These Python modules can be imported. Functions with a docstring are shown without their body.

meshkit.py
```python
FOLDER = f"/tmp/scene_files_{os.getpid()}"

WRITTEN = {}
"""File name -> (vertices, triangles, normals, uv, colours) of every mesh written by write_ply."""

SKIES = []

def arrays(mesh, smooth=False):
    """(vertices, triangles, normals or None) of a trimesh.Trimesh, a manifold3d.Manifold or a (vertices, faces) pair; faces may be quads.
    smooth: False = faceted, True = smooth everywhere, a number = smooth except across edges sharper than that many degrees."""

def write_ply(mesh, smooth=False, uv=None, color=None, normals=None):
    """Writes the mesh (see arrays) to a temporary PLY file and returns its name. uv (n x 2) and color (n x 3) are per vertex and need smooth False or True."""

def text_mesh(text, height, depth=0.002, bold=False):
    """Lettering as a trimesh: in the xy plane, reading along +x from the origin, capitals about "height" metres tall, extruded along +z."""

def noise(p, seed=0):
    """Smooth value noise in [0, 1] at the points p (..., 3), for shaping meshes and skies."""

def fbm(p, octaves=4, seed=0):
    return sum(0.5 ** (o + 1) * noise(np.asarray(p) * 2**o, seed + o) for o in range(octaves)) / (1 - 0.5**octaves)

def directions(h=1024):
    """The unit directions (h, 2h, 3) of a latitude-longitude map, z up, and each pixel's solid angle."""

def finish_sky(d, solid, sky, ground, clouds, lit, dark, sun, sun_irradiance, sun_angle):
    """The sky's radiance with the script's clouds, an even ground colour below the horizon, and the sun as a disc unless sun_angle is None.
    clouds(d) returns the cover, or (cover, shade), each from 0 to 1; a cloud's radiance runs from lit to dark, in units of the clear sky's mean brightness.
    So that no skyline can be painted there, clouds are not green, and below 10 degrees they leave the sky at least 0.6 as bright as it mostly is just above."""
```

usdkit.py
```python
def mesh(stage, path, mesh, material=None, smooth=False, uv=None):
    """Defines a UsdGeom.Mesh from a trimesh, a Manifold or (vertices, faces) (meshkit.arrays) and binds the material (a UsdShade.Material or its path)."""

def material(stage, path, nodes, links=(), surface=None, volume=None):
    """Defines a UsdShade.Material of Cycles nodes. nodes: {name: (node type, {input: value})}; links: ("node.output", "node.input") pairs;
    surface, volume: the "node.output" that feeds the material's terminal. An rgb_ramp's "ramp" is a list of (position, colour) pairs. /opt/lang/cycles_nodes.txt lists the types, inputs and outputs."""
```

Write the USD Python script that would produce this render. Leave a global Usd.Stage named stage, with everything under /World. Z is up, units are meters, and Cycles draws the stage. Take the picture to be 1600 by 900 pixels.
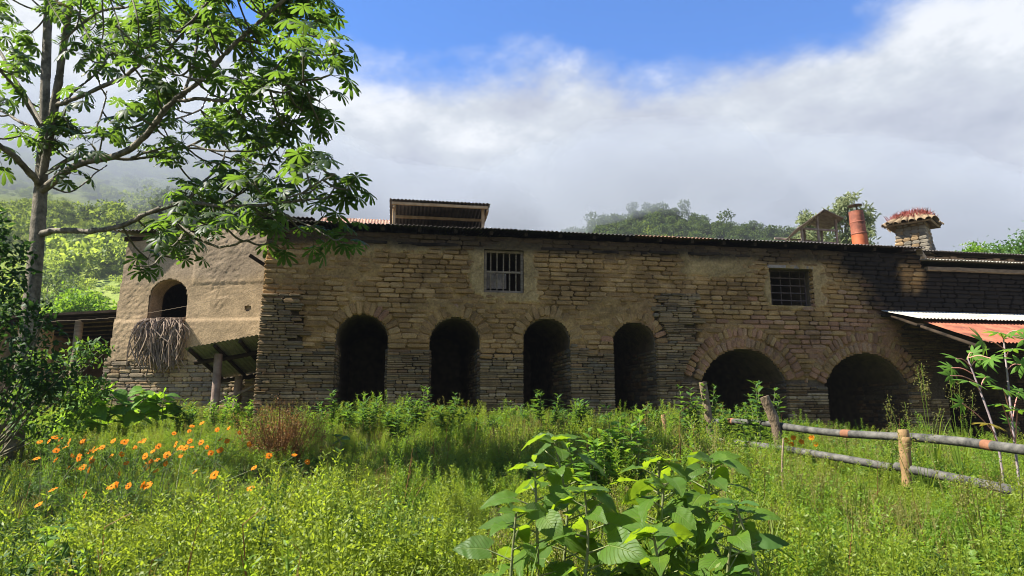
import math, random
import numpy as np
import trimesh, usdkit, meshkit
from shapely.geometry import Polygon, Point, box as sbox
from shapely import contains_xy, affinity
from shapely.ops import unary_union
from pxr import Usd, UsdGeom, UsdLux, UsdShade, Gf, Sdf, Vt

stage = Usd.Stage.CreateInMemory()
UsdGeom.SetStageUpAxis(stage, 'Z'); UsdGeom.SetStageMetersPerUnit(stage, 1.0)
UsdGeom.Xform.Define(stage, '/World'); UsdGeom.Scope.Define(stage, '/World/Looks')
stage.SetDefaultPrim(stage.GetPrimAtPath('/World'))
M = usdkit.material

# ------------------------------------------------------------------ camera, sky, sun, exposure
EYE, PITCH, FPX = 1.6, math.radians(10.0), 1067.0
cam = UsdGeom.Camera.Define(stage, '/World/camera')
cam.AddTranslateOp().Set((0, 0, EYE)); cam.AddRotateXOp().Set(90 + math.degrees(PITCH))
cam.CreateHorizontalApertureAttr(36.0); cam.CreateFocalLengthAttr(36.0 * FPX / 1600)
cam.CreateClippingRangeAttr((0.05, 20000.0))
cam.CreateExposureAttr(1.8)

SUN_A, SUN_EL = math.radians(8.5), math.radians(50.0)
sun_dir = np.array([-math.cos(SUN_A) * math.cos(SUN_EL), -math.sin(SUN_A) * math.cos(SUN_EL), math.sin(SUN_EL)])
sun = UsdLux.DistantLight.Define(stage, '/World/sun')
sun.CreateIntensityAttr(1.25); sun.CreateNormalizeAttr(True); sun.CreateAngleAttr(0.5); sun.CreateColorAttr((1.0, 0.94, 0.84))
sun.AddTransformOp().Set(Gf.Matrix4d().SetRotate(Gf.Rotation(Gf.Vec3d(0, 0, 1), Gf.Vec3d(*map(float, sun_dir)))))

SKY = 0.0515
dome = UsdLux.DomeLight.Define(stage, '/World/sky')
dome.GetPrim().SetCustomDataByKey('label', 'blue sky with low grey white cloud'); dome.GetPrim().SetCustomDataByKey('kind', 'structure')
skym = M(stage, '/World/Looks/sky', {
    'sky': ('sky_texture', {'sky_type': 'single_scattering', 'sun_disc': False, 'sun_elevation': SUN_EL, 'sun_rotation': math.atan2(sun_dir[0], sun_dir[1]), 'aerosol_density': 0.6, 'ozone_density': 1.6}),
    'skyhue': ('mix', {'mix_type': 'multiply', 'fac': 1.0, 'color2': (0.44, 0.86, 1.42)}),
    'tc': ('texture_coordinate', {}), 'sep': ('separate_xyz', {}),
    'map': ('mapping', {'scale': (1.0, 1.0, 1.7), 'location': (3.02, 0.4, 0.35)}),
    'n1': ('noise_texture', {'scale': 2.4, 'detail': 9.0, 'roughness': 0.56, 'distortion': 0.25}),
    'n2': ('noise_texture', {'scale': 7.0, 'detail': 8.0, 'roughness': 0.6}),
    'n3': ('noise_texture', {'scale': 2.2, 'detail': 4.0, 'roughness': 0.5}),
    # cover: full below about 25 degrees, broken above
    'cv1': ('math', {'math_type': 'multiply_add', 'value2': 0.55}), 'cv2': ('math', {'math_type': 'multiply_add', 'value2': 0.22}),
    'elev': ('map_range', {'from_min': 0.36, 'from_max': 0.62, 'to_min': 0.96, 'to_max': 0.22, 'clamp': True}),
    'cover': ('map_range', {'range_type': 'smoothstep', 'from_min': 0.945, 'from_max': 1.115, 'clamp': True}),
    # brightness of the cloud
    'cb': ('map_range', {'from_min': 0.16, 'from_max': 0.52, 'to_min': 0.0, 'to_max': 0.62, 'clamp': True}),
    'cb2': ('math', {'math_type': 'multiply_add', 'value2': 0.7}), 'cb3': ('math', {'math_type': 'multiply_add', 'value2': 1.35}), 'cb4': ('math', {'math_type': 'add', 'value2': -0.61}),
    'col': ('rgb_ramp', {'ramp': [(0.0, (1.7, 1.98, 2.6)), (0.3, (2.2, 2.5, 3.15)), (0.6, (3.0, 3.25, 3.85)), (0.8, (3.6, 3.9, 4.35)), (1.0, (4.9, 5.1, 5.4))]}),
    'mixc': ('mix', {}), 'bg': ('background_shader', {'strength': SKY})},
    [('tc.generated', 'sep.vector'), ('tc.generated', 'map.vector'), ('map.vector', 'n1.vector'), ('map.vector', 'n2.vector'), ('map.vector', 'n3.vector'),
     ('sep.z', 'elev.value'), ('n1.fac', 'cv1.value1'), ('elev.result', 'cv1.value3'), ('n2.fac', 'cv2.value1'), ('cv1.value', 'cv2.value3'), ('cv2.value', 'cover.value'),
     ('sep.z', 'cb.value'), ('n3.fac', 'cb2.value1'), ('cb.result', 'cb2.value3'), ('n2.fac', 'cb3.value1'), ('cb2.value', 'cb3.value3'), ('cb3.value', 'cb4.value1'), ('cb4.value', 'col.fac'),
     ('sky.color', 'skyhue.color1'), ('skyhue.color', 'mixc.color1'), ('col.color', 'mixc.color2'), ('cover.result', 'mixc.fac'), ('mixc.color', 'bg.color')], surface='bg.background')
UsdShade.MaterialBindingAPI.Apply(dome.GetPrim()).Bind(skym)

# ------------------------------------------------------------------ helpers
rng = np.random.default_rng(11); rnd = random.Random(5)
_used = {}
def numbered(parent, name):
    k = parent + '/' + name; n = _used.get(k, 0); _used[k] = n + 1
    return k if n == 0 else f'{k}_{n:03d}'
def tag(p, label=None, cat=None, group=None, kind=None):
    p = p.GetPrim() if hasattr(p, 'GetPrim') else p
    for k, v in (('label', label), ('category', cat), ('group', group), ('kind', kind)):
        if v: p.SetCustomDataByKey(k, v)
    return p
def thing(name, label=None, cat=None, loc=(0, 0, 0), rz=0.0, group=None, kind=None, scale=None):
    x = UsdGeom.Xform.Define(stage, numbered('/World', name)); x.AddTranslateOp().Set(tuple(map(float, loc)))
    if rz: x.AddRotateZOp().Set(float(math.degrees(rz)))
    if scale is not None: x.AddScaleOp().Set((float(scale),) * 3)
    tag(x, label, cat, group, kind)
    return str(x.GetPath())
def part(parent, name, m, mat, smooth=False, tint=None, label=None):
    p = numbered(parent, name)
    if tint is not None and not isinstance(smooth, bool):
        v, f, n = meshkit.arrays(m, False); vv = v
        g = usdkit.mesh(stage, p, (v, f), mat, False)
    else:
        g = usdkit.mesh(stage, p, m, mat, smooth)
    if tint is not None:
        pv = UsdGeom.PrimvarsAPI(g).CreatePrimvar('tint', Sdf.ValueTypeNames.Color3fArray, 'vertex')
        npts = len(g.GetPointsAttr().Get()); t = np.asarray(tint, np.float32)
        pv.Set(Vt.Vec3fArray.FromNumpy(np.ascontiguousarray(np.broadcast_to(t, (npts, 3)))))
    if label: tag(g, label)
    return p
def copy_thing(src, name, label, cat, loc, rz, group=None, scale=None):
    t = thing(name, label, cat, loc, rz, group, scale=scale); p = stage.GetPrimAtPath(t)
    p.GetReferences().AddInternalReference(src)
    for k in ('label', 'category', 'group', 'kind'): pass
    tag(p, label, cat, group); p.SetInstanceable(True)
    return t
def cls(name):
    p = '/World/' + name; stage.CreateClassPrim(p); return p
def at(px, py, Y):
    """a measured direction of sight, met at the distance Y: the point in the world"""
    x, y = (px - 800) / FPX, (450 - py) / FPX
    d = np.array([x, math.cos(PITCH) - y * math.sin(PITCH), math.sin(PITCH) + y * math.cos(PITCH)])
    return d * (Y / d[1]) + np.array([0, 0, EYE])
def join(ms):
    V, F, n = [], [], 0
    for v, f in ms:
        v = np.asarray(v, float); f = np.asarray(f, int)
        if f.shape[1] == 4: f = np.vstack([f[:, [0, 1, 2]], f[:, [0, 2, 3]]])
        V.append(v); F.append(f + n); n += len(v)
    return np.vstack(V), np.vstack(F)
def mk(tm): return np.array(tm.vertices), np.array(tm.faces)
_BF = np.array([[0, 2, 3], [0, 3, 1], [4, 5, 7], [4, 7, 6], [0, 1, 5], [0, 5, 4], [2, 6, 7], [2, 7, 3], [0, 4, 6], [0, 6, 2], [1, 3, 7], [1, 7, 5]])
def bx(x0, x1, y0, y1, z0, z1):
    return np.array([[x, y, z] for z in (z0, z1) for y in (y0, y1) for x in (x0, x1)], float), _BF.copy()
def beam(a, b, w, h, jit=0.0):
    """a squared, slightly bevelled timber from a to b"""
    a, b = np.asarray(a, float), np.asarray(b, float); t = b - a; L = np.linalg.norm(t); t /= L
    up = np.array([0, 0, 1.0]) if abs(t[2]) < 0.9 else np.array([1.0, 0, 0])
    s = np.cross(t, up); s /= np.linalg.norm(s); u = np.cross(s, t)
    c = 0.14
    prof = np.array([[-.5 + c, -.5], [.5 - c, -.5], [.5, -.5 + c], [.5, .5 - c], [.5 - c, .5], [-.5 + c, .5], [-.5, .5 - c], [-.5, -.5 + c]])
    k = max(2, int(L / 0.35) + 1); V, F = [], []
    for i in range(k):
        o = a + t * L * i / (k - 1) + (s * rng.normal() + u * rng.normal()) * jit * (0 < i < k - 1)
        for p in prof: V.append(o + s * p[0] * w + u * p[1] * h)
    for i in range(k - 1):
        for j in range(8):
            q = [i * 8 + j, i * 8 + (j + 1) % 8, (i + 1) * 8 + (j + 1) % 8, (i + 1) * 8 + j]
            F += [[q[0], q[1], q[2]], [q[0], q[2], q[3]]]
    for e, fl in ((0, True), ((k - 1) * 8, False)):
        for j in range(1, 7): F.append([e, e + j + 1, e + j] if fl else [e, e + j, e + j + 1])
    return np.array(V), np.array(F)
def tube(pts, radii, sides=8, cap=True):
    p = np.asarray(pts, float); r = np.broadcast_to(np.asarray(radii, float), (len(p),))
    t = np.gradient(p, axis=0); t /= np.linalg.norm(t, axis=1, keepdims=True) + 1e-12
    a = np.cross(t[0], [0, 0, 1.0] if abs(t[0][2]) < .9 else [1.0, 0, 0]); a /= np.linalg.norm(a)
    A = []
    for i in range(len(p)):
        a = a - t[i] * (a @ t[i]); a /= np.linalg.norm(a) + 1e-12; A.append(a)
    A = np.array(A); B = np.cross(t, A); g = np.arange(sides) * 2 * np.pi / sides
    V = (p[:, None] + r[:, None, None] * (np.cos(g)[None, :, None] * A[:, None] + np.sin(g)[None, :, None] * B[:, None])).reshape(-1, 3)
    i, j = np.meshgrid(np.arange(len(p) - 1), np.arange(sides), indexing='ij'); i, j = i.ravel(), j.ravel()
    q0, q1, q2, q3 = i * sides + j, i * sides + (j + 1) % sides, (i + 1) * sides + (j + 1) % sides, (i + 1) * sides + j
    F = np.vstack([np.stack([q0, q1, q2], 1), np.stack([q0, q2, q3], 1)])
    if cap and sides > 2:
        n = len(V); V = np.vstack([V, p[0], p[-1]]); e = (len(p) - 1) * sides; jj = np.arange(sides)
        F = np.vstack([F, np.stack([np.full(sides, n), (jj + 1) % sides, jj], 1), np.stack([np.full(sides, n + 1), e + jj, e + (jj + 1) % sides], 1)])
    return V, F
def curve(pts, n):
    """a smooth line through pts (Catmull-Rom), n points per span"""
    p = np.asarray(pts, float)
    if len(p) < 3: return np.array([p[0] + (p[-1] - p[0]) * k for k in np.linspace(0, 1, n + 1)])
    q = np.vstack([2 * p[0] - p[1], p, 2 * p[-1] - p[-2]]); out = []
    for i in range(1, len(q) - 2):
        for t in np.arange(n) / n:
            a, b, c, d = q[i - 1:i + 3]
            out.append(.5 * (2 * b + (c - a) * t + (2 * a - 5 * b + 4 * c - d) * t * t + (3 * b - a - 3 * c + d) * t ** 3))
    out.append(p[-1]); return np.array(out)
def rot(ax, an):
    return trimesh.transformations.rotation_matrix(an, ax)[:3, :3]
def frame_to(d, roll=0.0):
    """columns: side, along d, up-ish"""
    d = np.asarray(d, float) / np.linalg.norm(d)
    up = np.array([0, 0, 1.0]) if abs(d[2]) < .95 else np.array([1.0, 0, 0])
    s = np.cross(d, up); s /= np.linalg.norm(s); u = np.cross(s, d)
    c, n = math.cos(roll), math.sin(roll)
    return np.stack([s * c + u * n, d, u * c - s * n], 1)

# ------------------------------------------------------------------ materials
def masonry(name, soot_shade=False, rough=0.93, bump=0.5, grain=28.0, gd=0.012, wash=None):
    n = {'geo': ('geometry', {}), 'a': ('attribute', {'attribute': 'tint'}),
         'n1': ('noise_texture', {'scale': 1.3, 'detail': 8.0, 'roughness': 0.68}), 'n2': ('noise_texture', {'scale': grain, 'detail': 5.0, 'roughness': 0.65}),
         'r1': ('map_range', {'from_min': 0.3, 'from_max': 0.7, 'to_min': 0.55, 'to_max': 1.32}), 'r2': ('map_range', {'from_min': 0.3, 'from_max': 0.7, 'to_min': 0.7, 'to_max': 1.28}),
         'mm': ('math', {'math_type': 'multiply'}), 'v': ('combine_xyz', {}), 'mul': ('mix', {'mix_type': 'multiply', 'fac': 1.0}),
         'b': ('bump', {'strength': bump, 'distance': gd}), 'p': ('principled_bsdf', {'roughness': rough, 'specular_ior_level': 0.12, 'diffuse_roughness': 0.6})}
    l = [('geo.position', 'n1.vector'), ('geo.position', 'n2.vector'), ('n1.fac', 'r1.value'), ('n2.fac', 'r2.value'), ('r1.result', 'mm.value1'), ('r2.result', 'mm.value2'),
         ('mm.value', 'v.x'), ('mm.value', 'v.y'), ('mm.value', 'v.z'), ('a.color', 'mul.color1'), ('v.vector', 'mul.color2'), ('n2.fac', 'b.height'), ('b.normal', 'p.normal')]
    last = 'mul.color'
    if soot_shade:  # smoke from the furnaces: black to the right of a slanting, ragged line, with one clean patch; the dark band under the eave is soot plus painted eave shade
        n |= {'s': ('separate_xyz', {}), 'ns': ('noise_texture', {'scale': 1.3, 'detail': 6.0, 'roughness': 0.62}),
              'k1': ('math', {'math_type': 'multiply_add', 'value2': 0.75}), 'k2': ('math', {'math_type': 'multiply_add', 'value2': 2.3}),
              'k3': ('map_range', {'range_type': 'smoothstep', 'from_min': 11.75, 'from_max': 12.7, 'clamp': True, 'to_max': 0.97}),
              'low': ('map_range', {'range_type': 'smoothstep', 'from_min': 3.2, 'from_max': 4.0, 'to_min': 0.55, 'to_max': 1.0, 'clamp': True}), 'k4': ('math', {'math_type': 'multiply'}),
              'off': ('vector_math', {'vector_math_type': 'subtract', 'math_type': 'subtract', 'vector2': (9.25, 15.6, 4.62)}), 'len': ('vector_math', {'math_type': 'length'}),
              'l2': ('math', {'math_type': 'multiply_add', 'value2': 0.9}), 'isl': ('map_range', {'range_type': 'smoothstep', 'from_min': 0.62, 'from_max': 0.95, 'clamp': True}), 'k5': ('math', {'math_type': 'multiply'}),
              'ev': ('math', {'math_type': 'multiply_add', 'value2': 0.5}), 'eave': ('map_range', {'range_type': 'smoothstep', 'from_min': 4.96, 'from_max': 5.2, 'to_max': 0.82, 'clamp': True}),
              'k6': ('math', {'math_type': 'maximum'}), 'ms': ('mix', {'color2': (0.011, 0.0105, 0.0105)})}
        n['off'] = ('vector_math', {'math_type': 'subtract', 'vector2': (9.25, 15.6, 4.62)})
        l += [('geo.position', 's.vector'), ('geo.position', 'ns.vector'), ('s.z', 'k1.value1'), ('s.x', 'k1.value3'), ('ns.fac', 'k2.value1'), ('k1.value', 'k2.value3'), ('k2.value', 'k3.value'),
              ('s.z', 'low.value'), ('k3.result', 'k4.value1'), ('low.result', 'k4.value2'), ('geo.position', 'off.vector1'), ('off.vector', 'len.vector1'), ('ns.fac', 'l2.value1'), ('len.value', 'l2.value3'),
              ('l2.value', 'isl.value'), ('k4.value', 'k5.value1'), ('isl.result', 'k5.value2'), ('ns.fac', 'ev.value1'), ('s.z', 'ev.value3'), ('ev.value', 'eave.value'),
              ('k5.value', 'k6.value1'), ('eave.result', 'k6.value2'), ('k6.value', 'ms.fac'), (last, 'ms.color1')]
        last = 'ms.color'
    l.append((last, 'p.base_color'))
    return M(stage, '/World/Looks/' + name, n, l, surface='p.BSDF')
def flat(name, c1, c2, scale=8.0, rough=0.8, bump=0.4, dist=0.01, stretch=(1, 1, 1), metal=0.0, detail=6.0, lo=0.35, hi=0.65, spec=0.3, obj=False):
    n = {'geo': ('geometry', {}), 'map': ('mapping', {'scale': stretch}), 'n': ('noise_texture', {'scale': scale, 'detail': detail, 'roughness': 0.62}),
         'r': ('rgb_ramp', {'ramp': [(lo, c1), (hi, c2)]}), 'n2': ('noise_texture', {'scale': scale * 5, 'detail': 4.0}), 'b': ('bump', {'strength': bump, 'distance': dist}),
         'p': ('principled_bsdf', {'roughness': rough, 'metallic': metal, 'specular_ior_level': spec})}
    l = [('geo.position', 'map.vector'), ('map.vector', 'n.vector'), ('map.vector', 'n2.vector'), ('n.fac', 'r.fac'), ('r.color', 'p.base_color'), ('n2.fac', 'b.height'), ('b.normal', 'p.normal')]
    return M(stage, '/World/Looks/' + name, n, l, surface='p.BSDF')
def leafmat(name, c, c2, trans=0.35, tc=None, rough=0.6, nscale=1.2, spec=0.16):
    """a leaf: glossy top, light shining through; the tone drifts from place to place and from leaf to leaf"""
    tc = tc or (c[0] * 2.6, c[1] * 2.3, c[2] * 1.0)
    n = {'geo': ('geometry', {}), 'n': ('noise_texture', {'scale': nscale, 'detail': 3.0}), 'add': ('math', {'math_type': 'multiply_add', 'value2': 0.5}), 'sub': ('math', {'math_type': 'add', 'value2': -0.25}),
         'r': ('rgb_ramp', {'ramp': [(0.3, c), (0.7, c2)]}), 'p': ('principled_bsdf', {'roughness': rough, 'specular_ior_level': spec}),
         'r2': ('rgb_ramp', {'ramp': [(0.3, tc), (0.7, (tc[0] * 1.25, tc[1] * 1.1, tc[2]))]}), 't': ('translucent_bsdf', {}), 'm': ('mix_closure', {'fac': trans})}
    l = [('geo.position', 'n.vector'), ('geo.random_per_island', 'add.value1'), ('n.fac', 'add.value3'), ('add.value', 'sub.value1'), ('sub.value', 'r.fac'), ('sub.value', 'r2.fac'),
         ('r.color', 'p.base_color'), ('r2.color', 't.color'), ('p.BSDF', 'm.closure1'), ('t.BSDF', 'm.closure2')]
    return M(stage, '/World/Looks/' + name, n, l, surface='m.closure')

m_brick = masonry('adobe', soot_shade=True, bump=0.55, grain=34)
m_stone = masonry('slate', soot_shade=True, rough=0.8, bump=0.5, grain=22, gd=0.008)
m_mud = masonry('mud', soot_shade=True, bump=0.8, grain=20, gd=0.02)
m_plain = masonry('plain_masonry', bump=0.6, grain=30, gd=0.012)
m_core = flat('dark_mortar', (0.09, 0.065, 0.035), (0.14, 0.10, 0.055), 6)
m_plaster = None
m_timber = flat('old_timber', (0.12, 0.085, 0.05), (0.24, 0.18, 0.11), 5, stretch=(1, 1, 5), bump=0.6)
m_palewood = flat('pale_timber', (0.30, 0.19, 0.09), (0.46, 0.33, 0.19), 6, bump=0.5)
m_greywood = flat('grey_timber', (0.15, 0.115, 0.082), (0.29, 0.235, 0.18), 7, bump=0.5)
m_darkwood = flat('sooty_timber', (0.012, 0.009, 0.006), (0.04, 0.028, 0.018), 5, bump=0.6, rough=0.95, spec=0.1)
m_tin = flat('dark_tin', (0.05, 0.045, 0.04), (0.13, 0.11, 0.095), 3, rough=0.55, bump=0.15, metal=0.3)
m_tinpale = flat('pale_tin', (0.15, 0.145, 0.12), (0.36, 0.345, 0.29), 2.6, rough=0.5, bump=0.15, lo=0.3, hi=0.6)
m_rust = flat('rusted_tin', (0.10, 0.032, 0.018), (0.28, 0.09, 0.045), 2.2, rough=0.8, bump=0.2, lo=0.36, hi=0.6)
m_rustbrown = flat('brown_tin', (0.16, 0.085, 0.06), (0.30, 0.17, 0.11), 2.5, rough=0.8, bump=0.2)
m_drum = flat('rusted_drum', (0.10, 0.036, 0.024), (0.27, 0.09, 0.05), 5, rough=0.75, bump=0.25)
m_drum2 = flat('orange_drum', (0.28, 0.07, 0.025), (0.38, 0.11, 0.04), 5, rough=0.6, bump=0.2)
m_iron = flat('old_iron', (0.03, 0.022, 0.018), (0.10, 0.065, 0.05), 14, rough=0.7, bump=0.3)
m_greytin = flat('green_grey_tin', (0.13, 0.14, 0.10), (0.20, 0.20, 0.15), 3, rough=0.7, bump=0.2)

# ------------------------------------------------------------------ ground and hills
def sstep(a, b, x):
    t = np.clip((x - a) / (b - a), 0, 1); return t * t * (3 - 2 * t)
def gh(x, y):
    x, y = np.asarray(x, float), np.asarray(y, float)
    k = 0.088 - 0.042 * sstep(1.0, 8.0, x)
    z = k * np.clip(y, -4, 15) + 0.05 * (meshkit.noise(np.stack([x * .6, y * .6, x * 0], -1), 3) - .5)
    left = 118 * sstep(45, 380, y + 0.12 * np.abs(x)) * (1 - sstep(-0.42, -0.10, x / np.maximum(y, 30.)))
    right = np.interp(x, [-60, -25, 0, 20, 35, 50, 65, 85, 105, 120, 140, 175, 230], [0, 10, 33, 51, 57, 62, 59, 54, 53, 45, 33, 15, 0]) * np.exp(-((y - 245) / 70) ** 2)
    far = sstep(50, 160, y)
    rough = far * 9 * (meshkit.fbm(np.stack([x / 34, y / 34, x * 0], -1), 4, 8) - .5)
    return z + left + right + rough
def axis(lo, hi, n, p=2.2):
    t = np.linspace(-1, 1, n); s = np.sign(t) * np.abs(t) ** p
    return np.where(s < 0, -s * lo, s * hi)
gx, gy = axis(-700, 700, 190, 2.4), np.concatenate([np.linspace(-60, -2, 14), np.linspace(-1.5, 18, 60), 18 + (np.linspace(0.01, 1, 130) ** 1.9) * 700])
X, Y = np.meshgrid(gx, gy); Zg = gh(X, Y)
nx, ny = len(gx), len(gy)
ii, jj = np.meshgrid(np.arange(ny - 1), np.arange(nx - 1), indexing='ij'); q = (ii * nx + jj).ravel()
Fg = np.vstack([np.stack([q, q + 1, q + nx + 1], 1), np.stack([q, q + nx + 1, q + nx], 1)])
m_ground = M(stage, '/World/Looks/ground', {'geo': ('geometry', {}), 'n': ('noise_texture', {'scale': 0.05, 'detail': 12.0, 'roughness': 0.78}), 'nn': ('noise_texture', {'scale': 0.9, 'detail': 8.0, 'roughness': 0.7}),
    's': ('separate_xyz', {}), 'mr': ('map_range', {'from_min': 18.0, 'from_max': 50.0, 'clamp': True}),
    'near': ('rgb_ramp', {'ramp': [(0.3, (0.03, 0.035, 0.012)), (0.7, (0.07, 0.075, 0.025))]}), 'hill': ('rgb_ramp', {'ramp': [(0.34, (0.08, 0.12, 0.025)), (0.48, (0.15, 0.195, 0.04)), (0.6, (0.22, 0.25, 0.065)), (0.72, (0.22, 0.18, 0.085))]}),
    'm': ('mix', {}), 'b': ('bump', {'strength': 0.9, 'distance': 0.5}), 'p': ('principled_bsdf', {'roughness': 0.95, 'specular_ior_level': 0.1})},
    [('geo.position', 'n.vector'), ('geo.position', 'nn.vector'), ('geo.position', 's.vector'), ('s.y', 'mr.value'), ('nn.fac', 'near.fac'), ('n.fac', 'hill.fac'), ('near.color', 'm.color1'), ('hill.color', 'm.color2'), ('mr.result', 'm.fac'), ('m.color', 'p.base_color'), ('nn.fac', 'b.height'), ('b.normal', 'p.normal')], surface='p.BSDF')
g = usdkit.mesh(stage, '/World/ground', (np.stack([X, Y, Zg], -1).reshape(-1, 3), Fg), m_ground, True)
tag(g, 'overgrown sloping ground rising to hills behind the buildings', 'ground', None, 'structure')

# ------------------------------------------------------------------ the long stone and adobe building
TH = math.radians(9.6); BD = 13.8
B0 = np.array([-math.sin(TH) * BD, math.cos(TH) * BD, 0.0]); BU = np.array([math.cos(TH), math.sin(TH), 0]); BN = np.array([-math.sin(TH), math.cos(TH), 0])
def bw(s, t, z): return B0 + BU * s + BN * t + np.array([0, 0, z])
hall = thing('stone_building', 'long two storey ruin of adobe brick over slate stone with six arches', 'building', B0, TH)
def arch_poly(c, hw, spring, top, bottom=0.3, n=24):
    rise = top - spring; R = (hw * hw + rise * rise) / (2 * rise); cz = top - R; a0 = math.asin(min(1, hw / R))
    if rise > hw: R = hw; a0 = math.pi / 2; cz = spring
    pts = [(c + (R * math.sin(a)) , cz + R * math.cos(a)) for a in np.linspace(-a0, a0, n)]
    return Polygon([(c - hw, bottom)] + pts + [(c + hw, bottom)]), (c, cz, R, a0)
ARCH = [(-0.68, .505, 2.95, 3.44), (1.165, .505, 2.94, 3.41), (3.065, .495, 2.96, 3.43), (4.965, .465, 2.95, 3.40), (7.42, .97, 2.17, 2.87), (10.36, 1.01, 2.13, 2.81), (13.05, .72, 1.85, 2.5)]
arches = [arch_poly(*a) for a in ARCH]
WINS = [(1.75, 2.575, 3.965, 4.86), (8.165, 9.165, 3.85, 4.69)]
openings = unary_union([a[0] for a in arches] + [sbox(w[0], w[2], w[1], w[3]) for w in WINS])
S0, S1, ZT = -2.66, 17.5, 5.16
outline = Polygon([(S0, .2), (S1, .2), (S1, 4.86), (12.02, 4.86), (12.02, ZT), (S0 + .06, ZT)])
core2d = outline.difference(openings.buffer(0.0))
DEP = 4.2
cm = trimesh.creation.extrude_polygon(core2d, DEP, engine='earcut')          # x, y -> s, z ; z -> depth
cv, cf = mk(cm); cv = np.stack([cv[:, 0], cv[:, 2] + 0.075, cv[:, 1]], 1); cf = cf[:, ::-1]
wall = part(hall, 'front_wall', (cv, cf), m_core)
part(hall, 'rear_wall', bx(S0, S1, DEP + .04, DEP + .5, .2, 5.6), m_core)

OCH = np.array([(.385, .232, .092), (.34, .20, .078), (.415, .26, .11), (.29, .172, .07), (.36, .225, .097)]) * .93
RED = np.array([(.33, .17, .09), (.36, .19, .10), (.29, .155, .085), (.37, .22, .12)])
SLT = np.array([(.19, .145, .088), (.25, .17, .09), (.15, .118, .075), (.30, .20, .10), (.20, .165, .11), (.17, .115, .065), (.34, .24, .125), (.26, .155, .08)]) * .82
def block(w, h, d, r, jit, taper=0.0):
    """a hand made block, front towards -y, centred in x and z: broken outline, softened front edge, dished or bulging face"""
    hw, hh = w / 2, h / 2; c = min(w, h) * .28
    o = np.array([[-hw + c, -hh], [hw - c, -hh], [hw, -hh + c], [hw, hh - c], [hw - c, hh], [-hw + c, hh], [-hw, hh - c], [-hw, -hh + c]])
    o += r.uniform(-jit, jit, o.shape) * np.array([min(1.0, w * 3), min(1.0, h * 3)])
    if taper: o[[2, 3], 1] *= 1 - r.uniform(0, taper); o[[6, 7], 1] *= 1 - r.uniform(0, taper)
    b = min(.016, h * .17); k = np.array([max(.3, 1 - 2 * b / w), max(.3, 1 - 2 * b / h)])
    i = o * k; tilt = r.uniform(-.14, .14, 2)
    yb = np.full(8, d); y0 = np.full(8, b * .9) ; yi = i[:, 0] * tilt[0] * .35 + i[:, 1] * tilt[1] * 1.2 + r.uniform(-.004, .004, 8)
    V = np.vstack([np.stack([o[:, 0], yb, o[:, 1]], 1), np.stack([o[:, 0], y0, o[:, 1]], 1), np.stack([i[:, 0], yi, i[:, 1]], 1), [[r.uniform(-.2, .2) * w, -.004 + r.uniform(-.005, .005), 0]]])
    F = []
    for a in (0, 8):
        for j in range(8):
            k2 = (j + 1) % 8; F += [[a + j, a + k2, a + 8 + k2], [a + j, a + 8 + k2, a + 8 + j]]
    for j in range(8): F.append([16 + j, 16 + (j + 1) % 8, 24])
    return V, np.array(F)
rb = np.random.default_rng(21)
rings = [arch_poly(a[0], a[1] + (.27 if i < 4 else .47), a[2], a[3] + (.27 if i < 4 else .47), a[2] - (0.0 if i < 4 else .02))[0] for i, a in enumerate(ARCH)]
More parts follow.
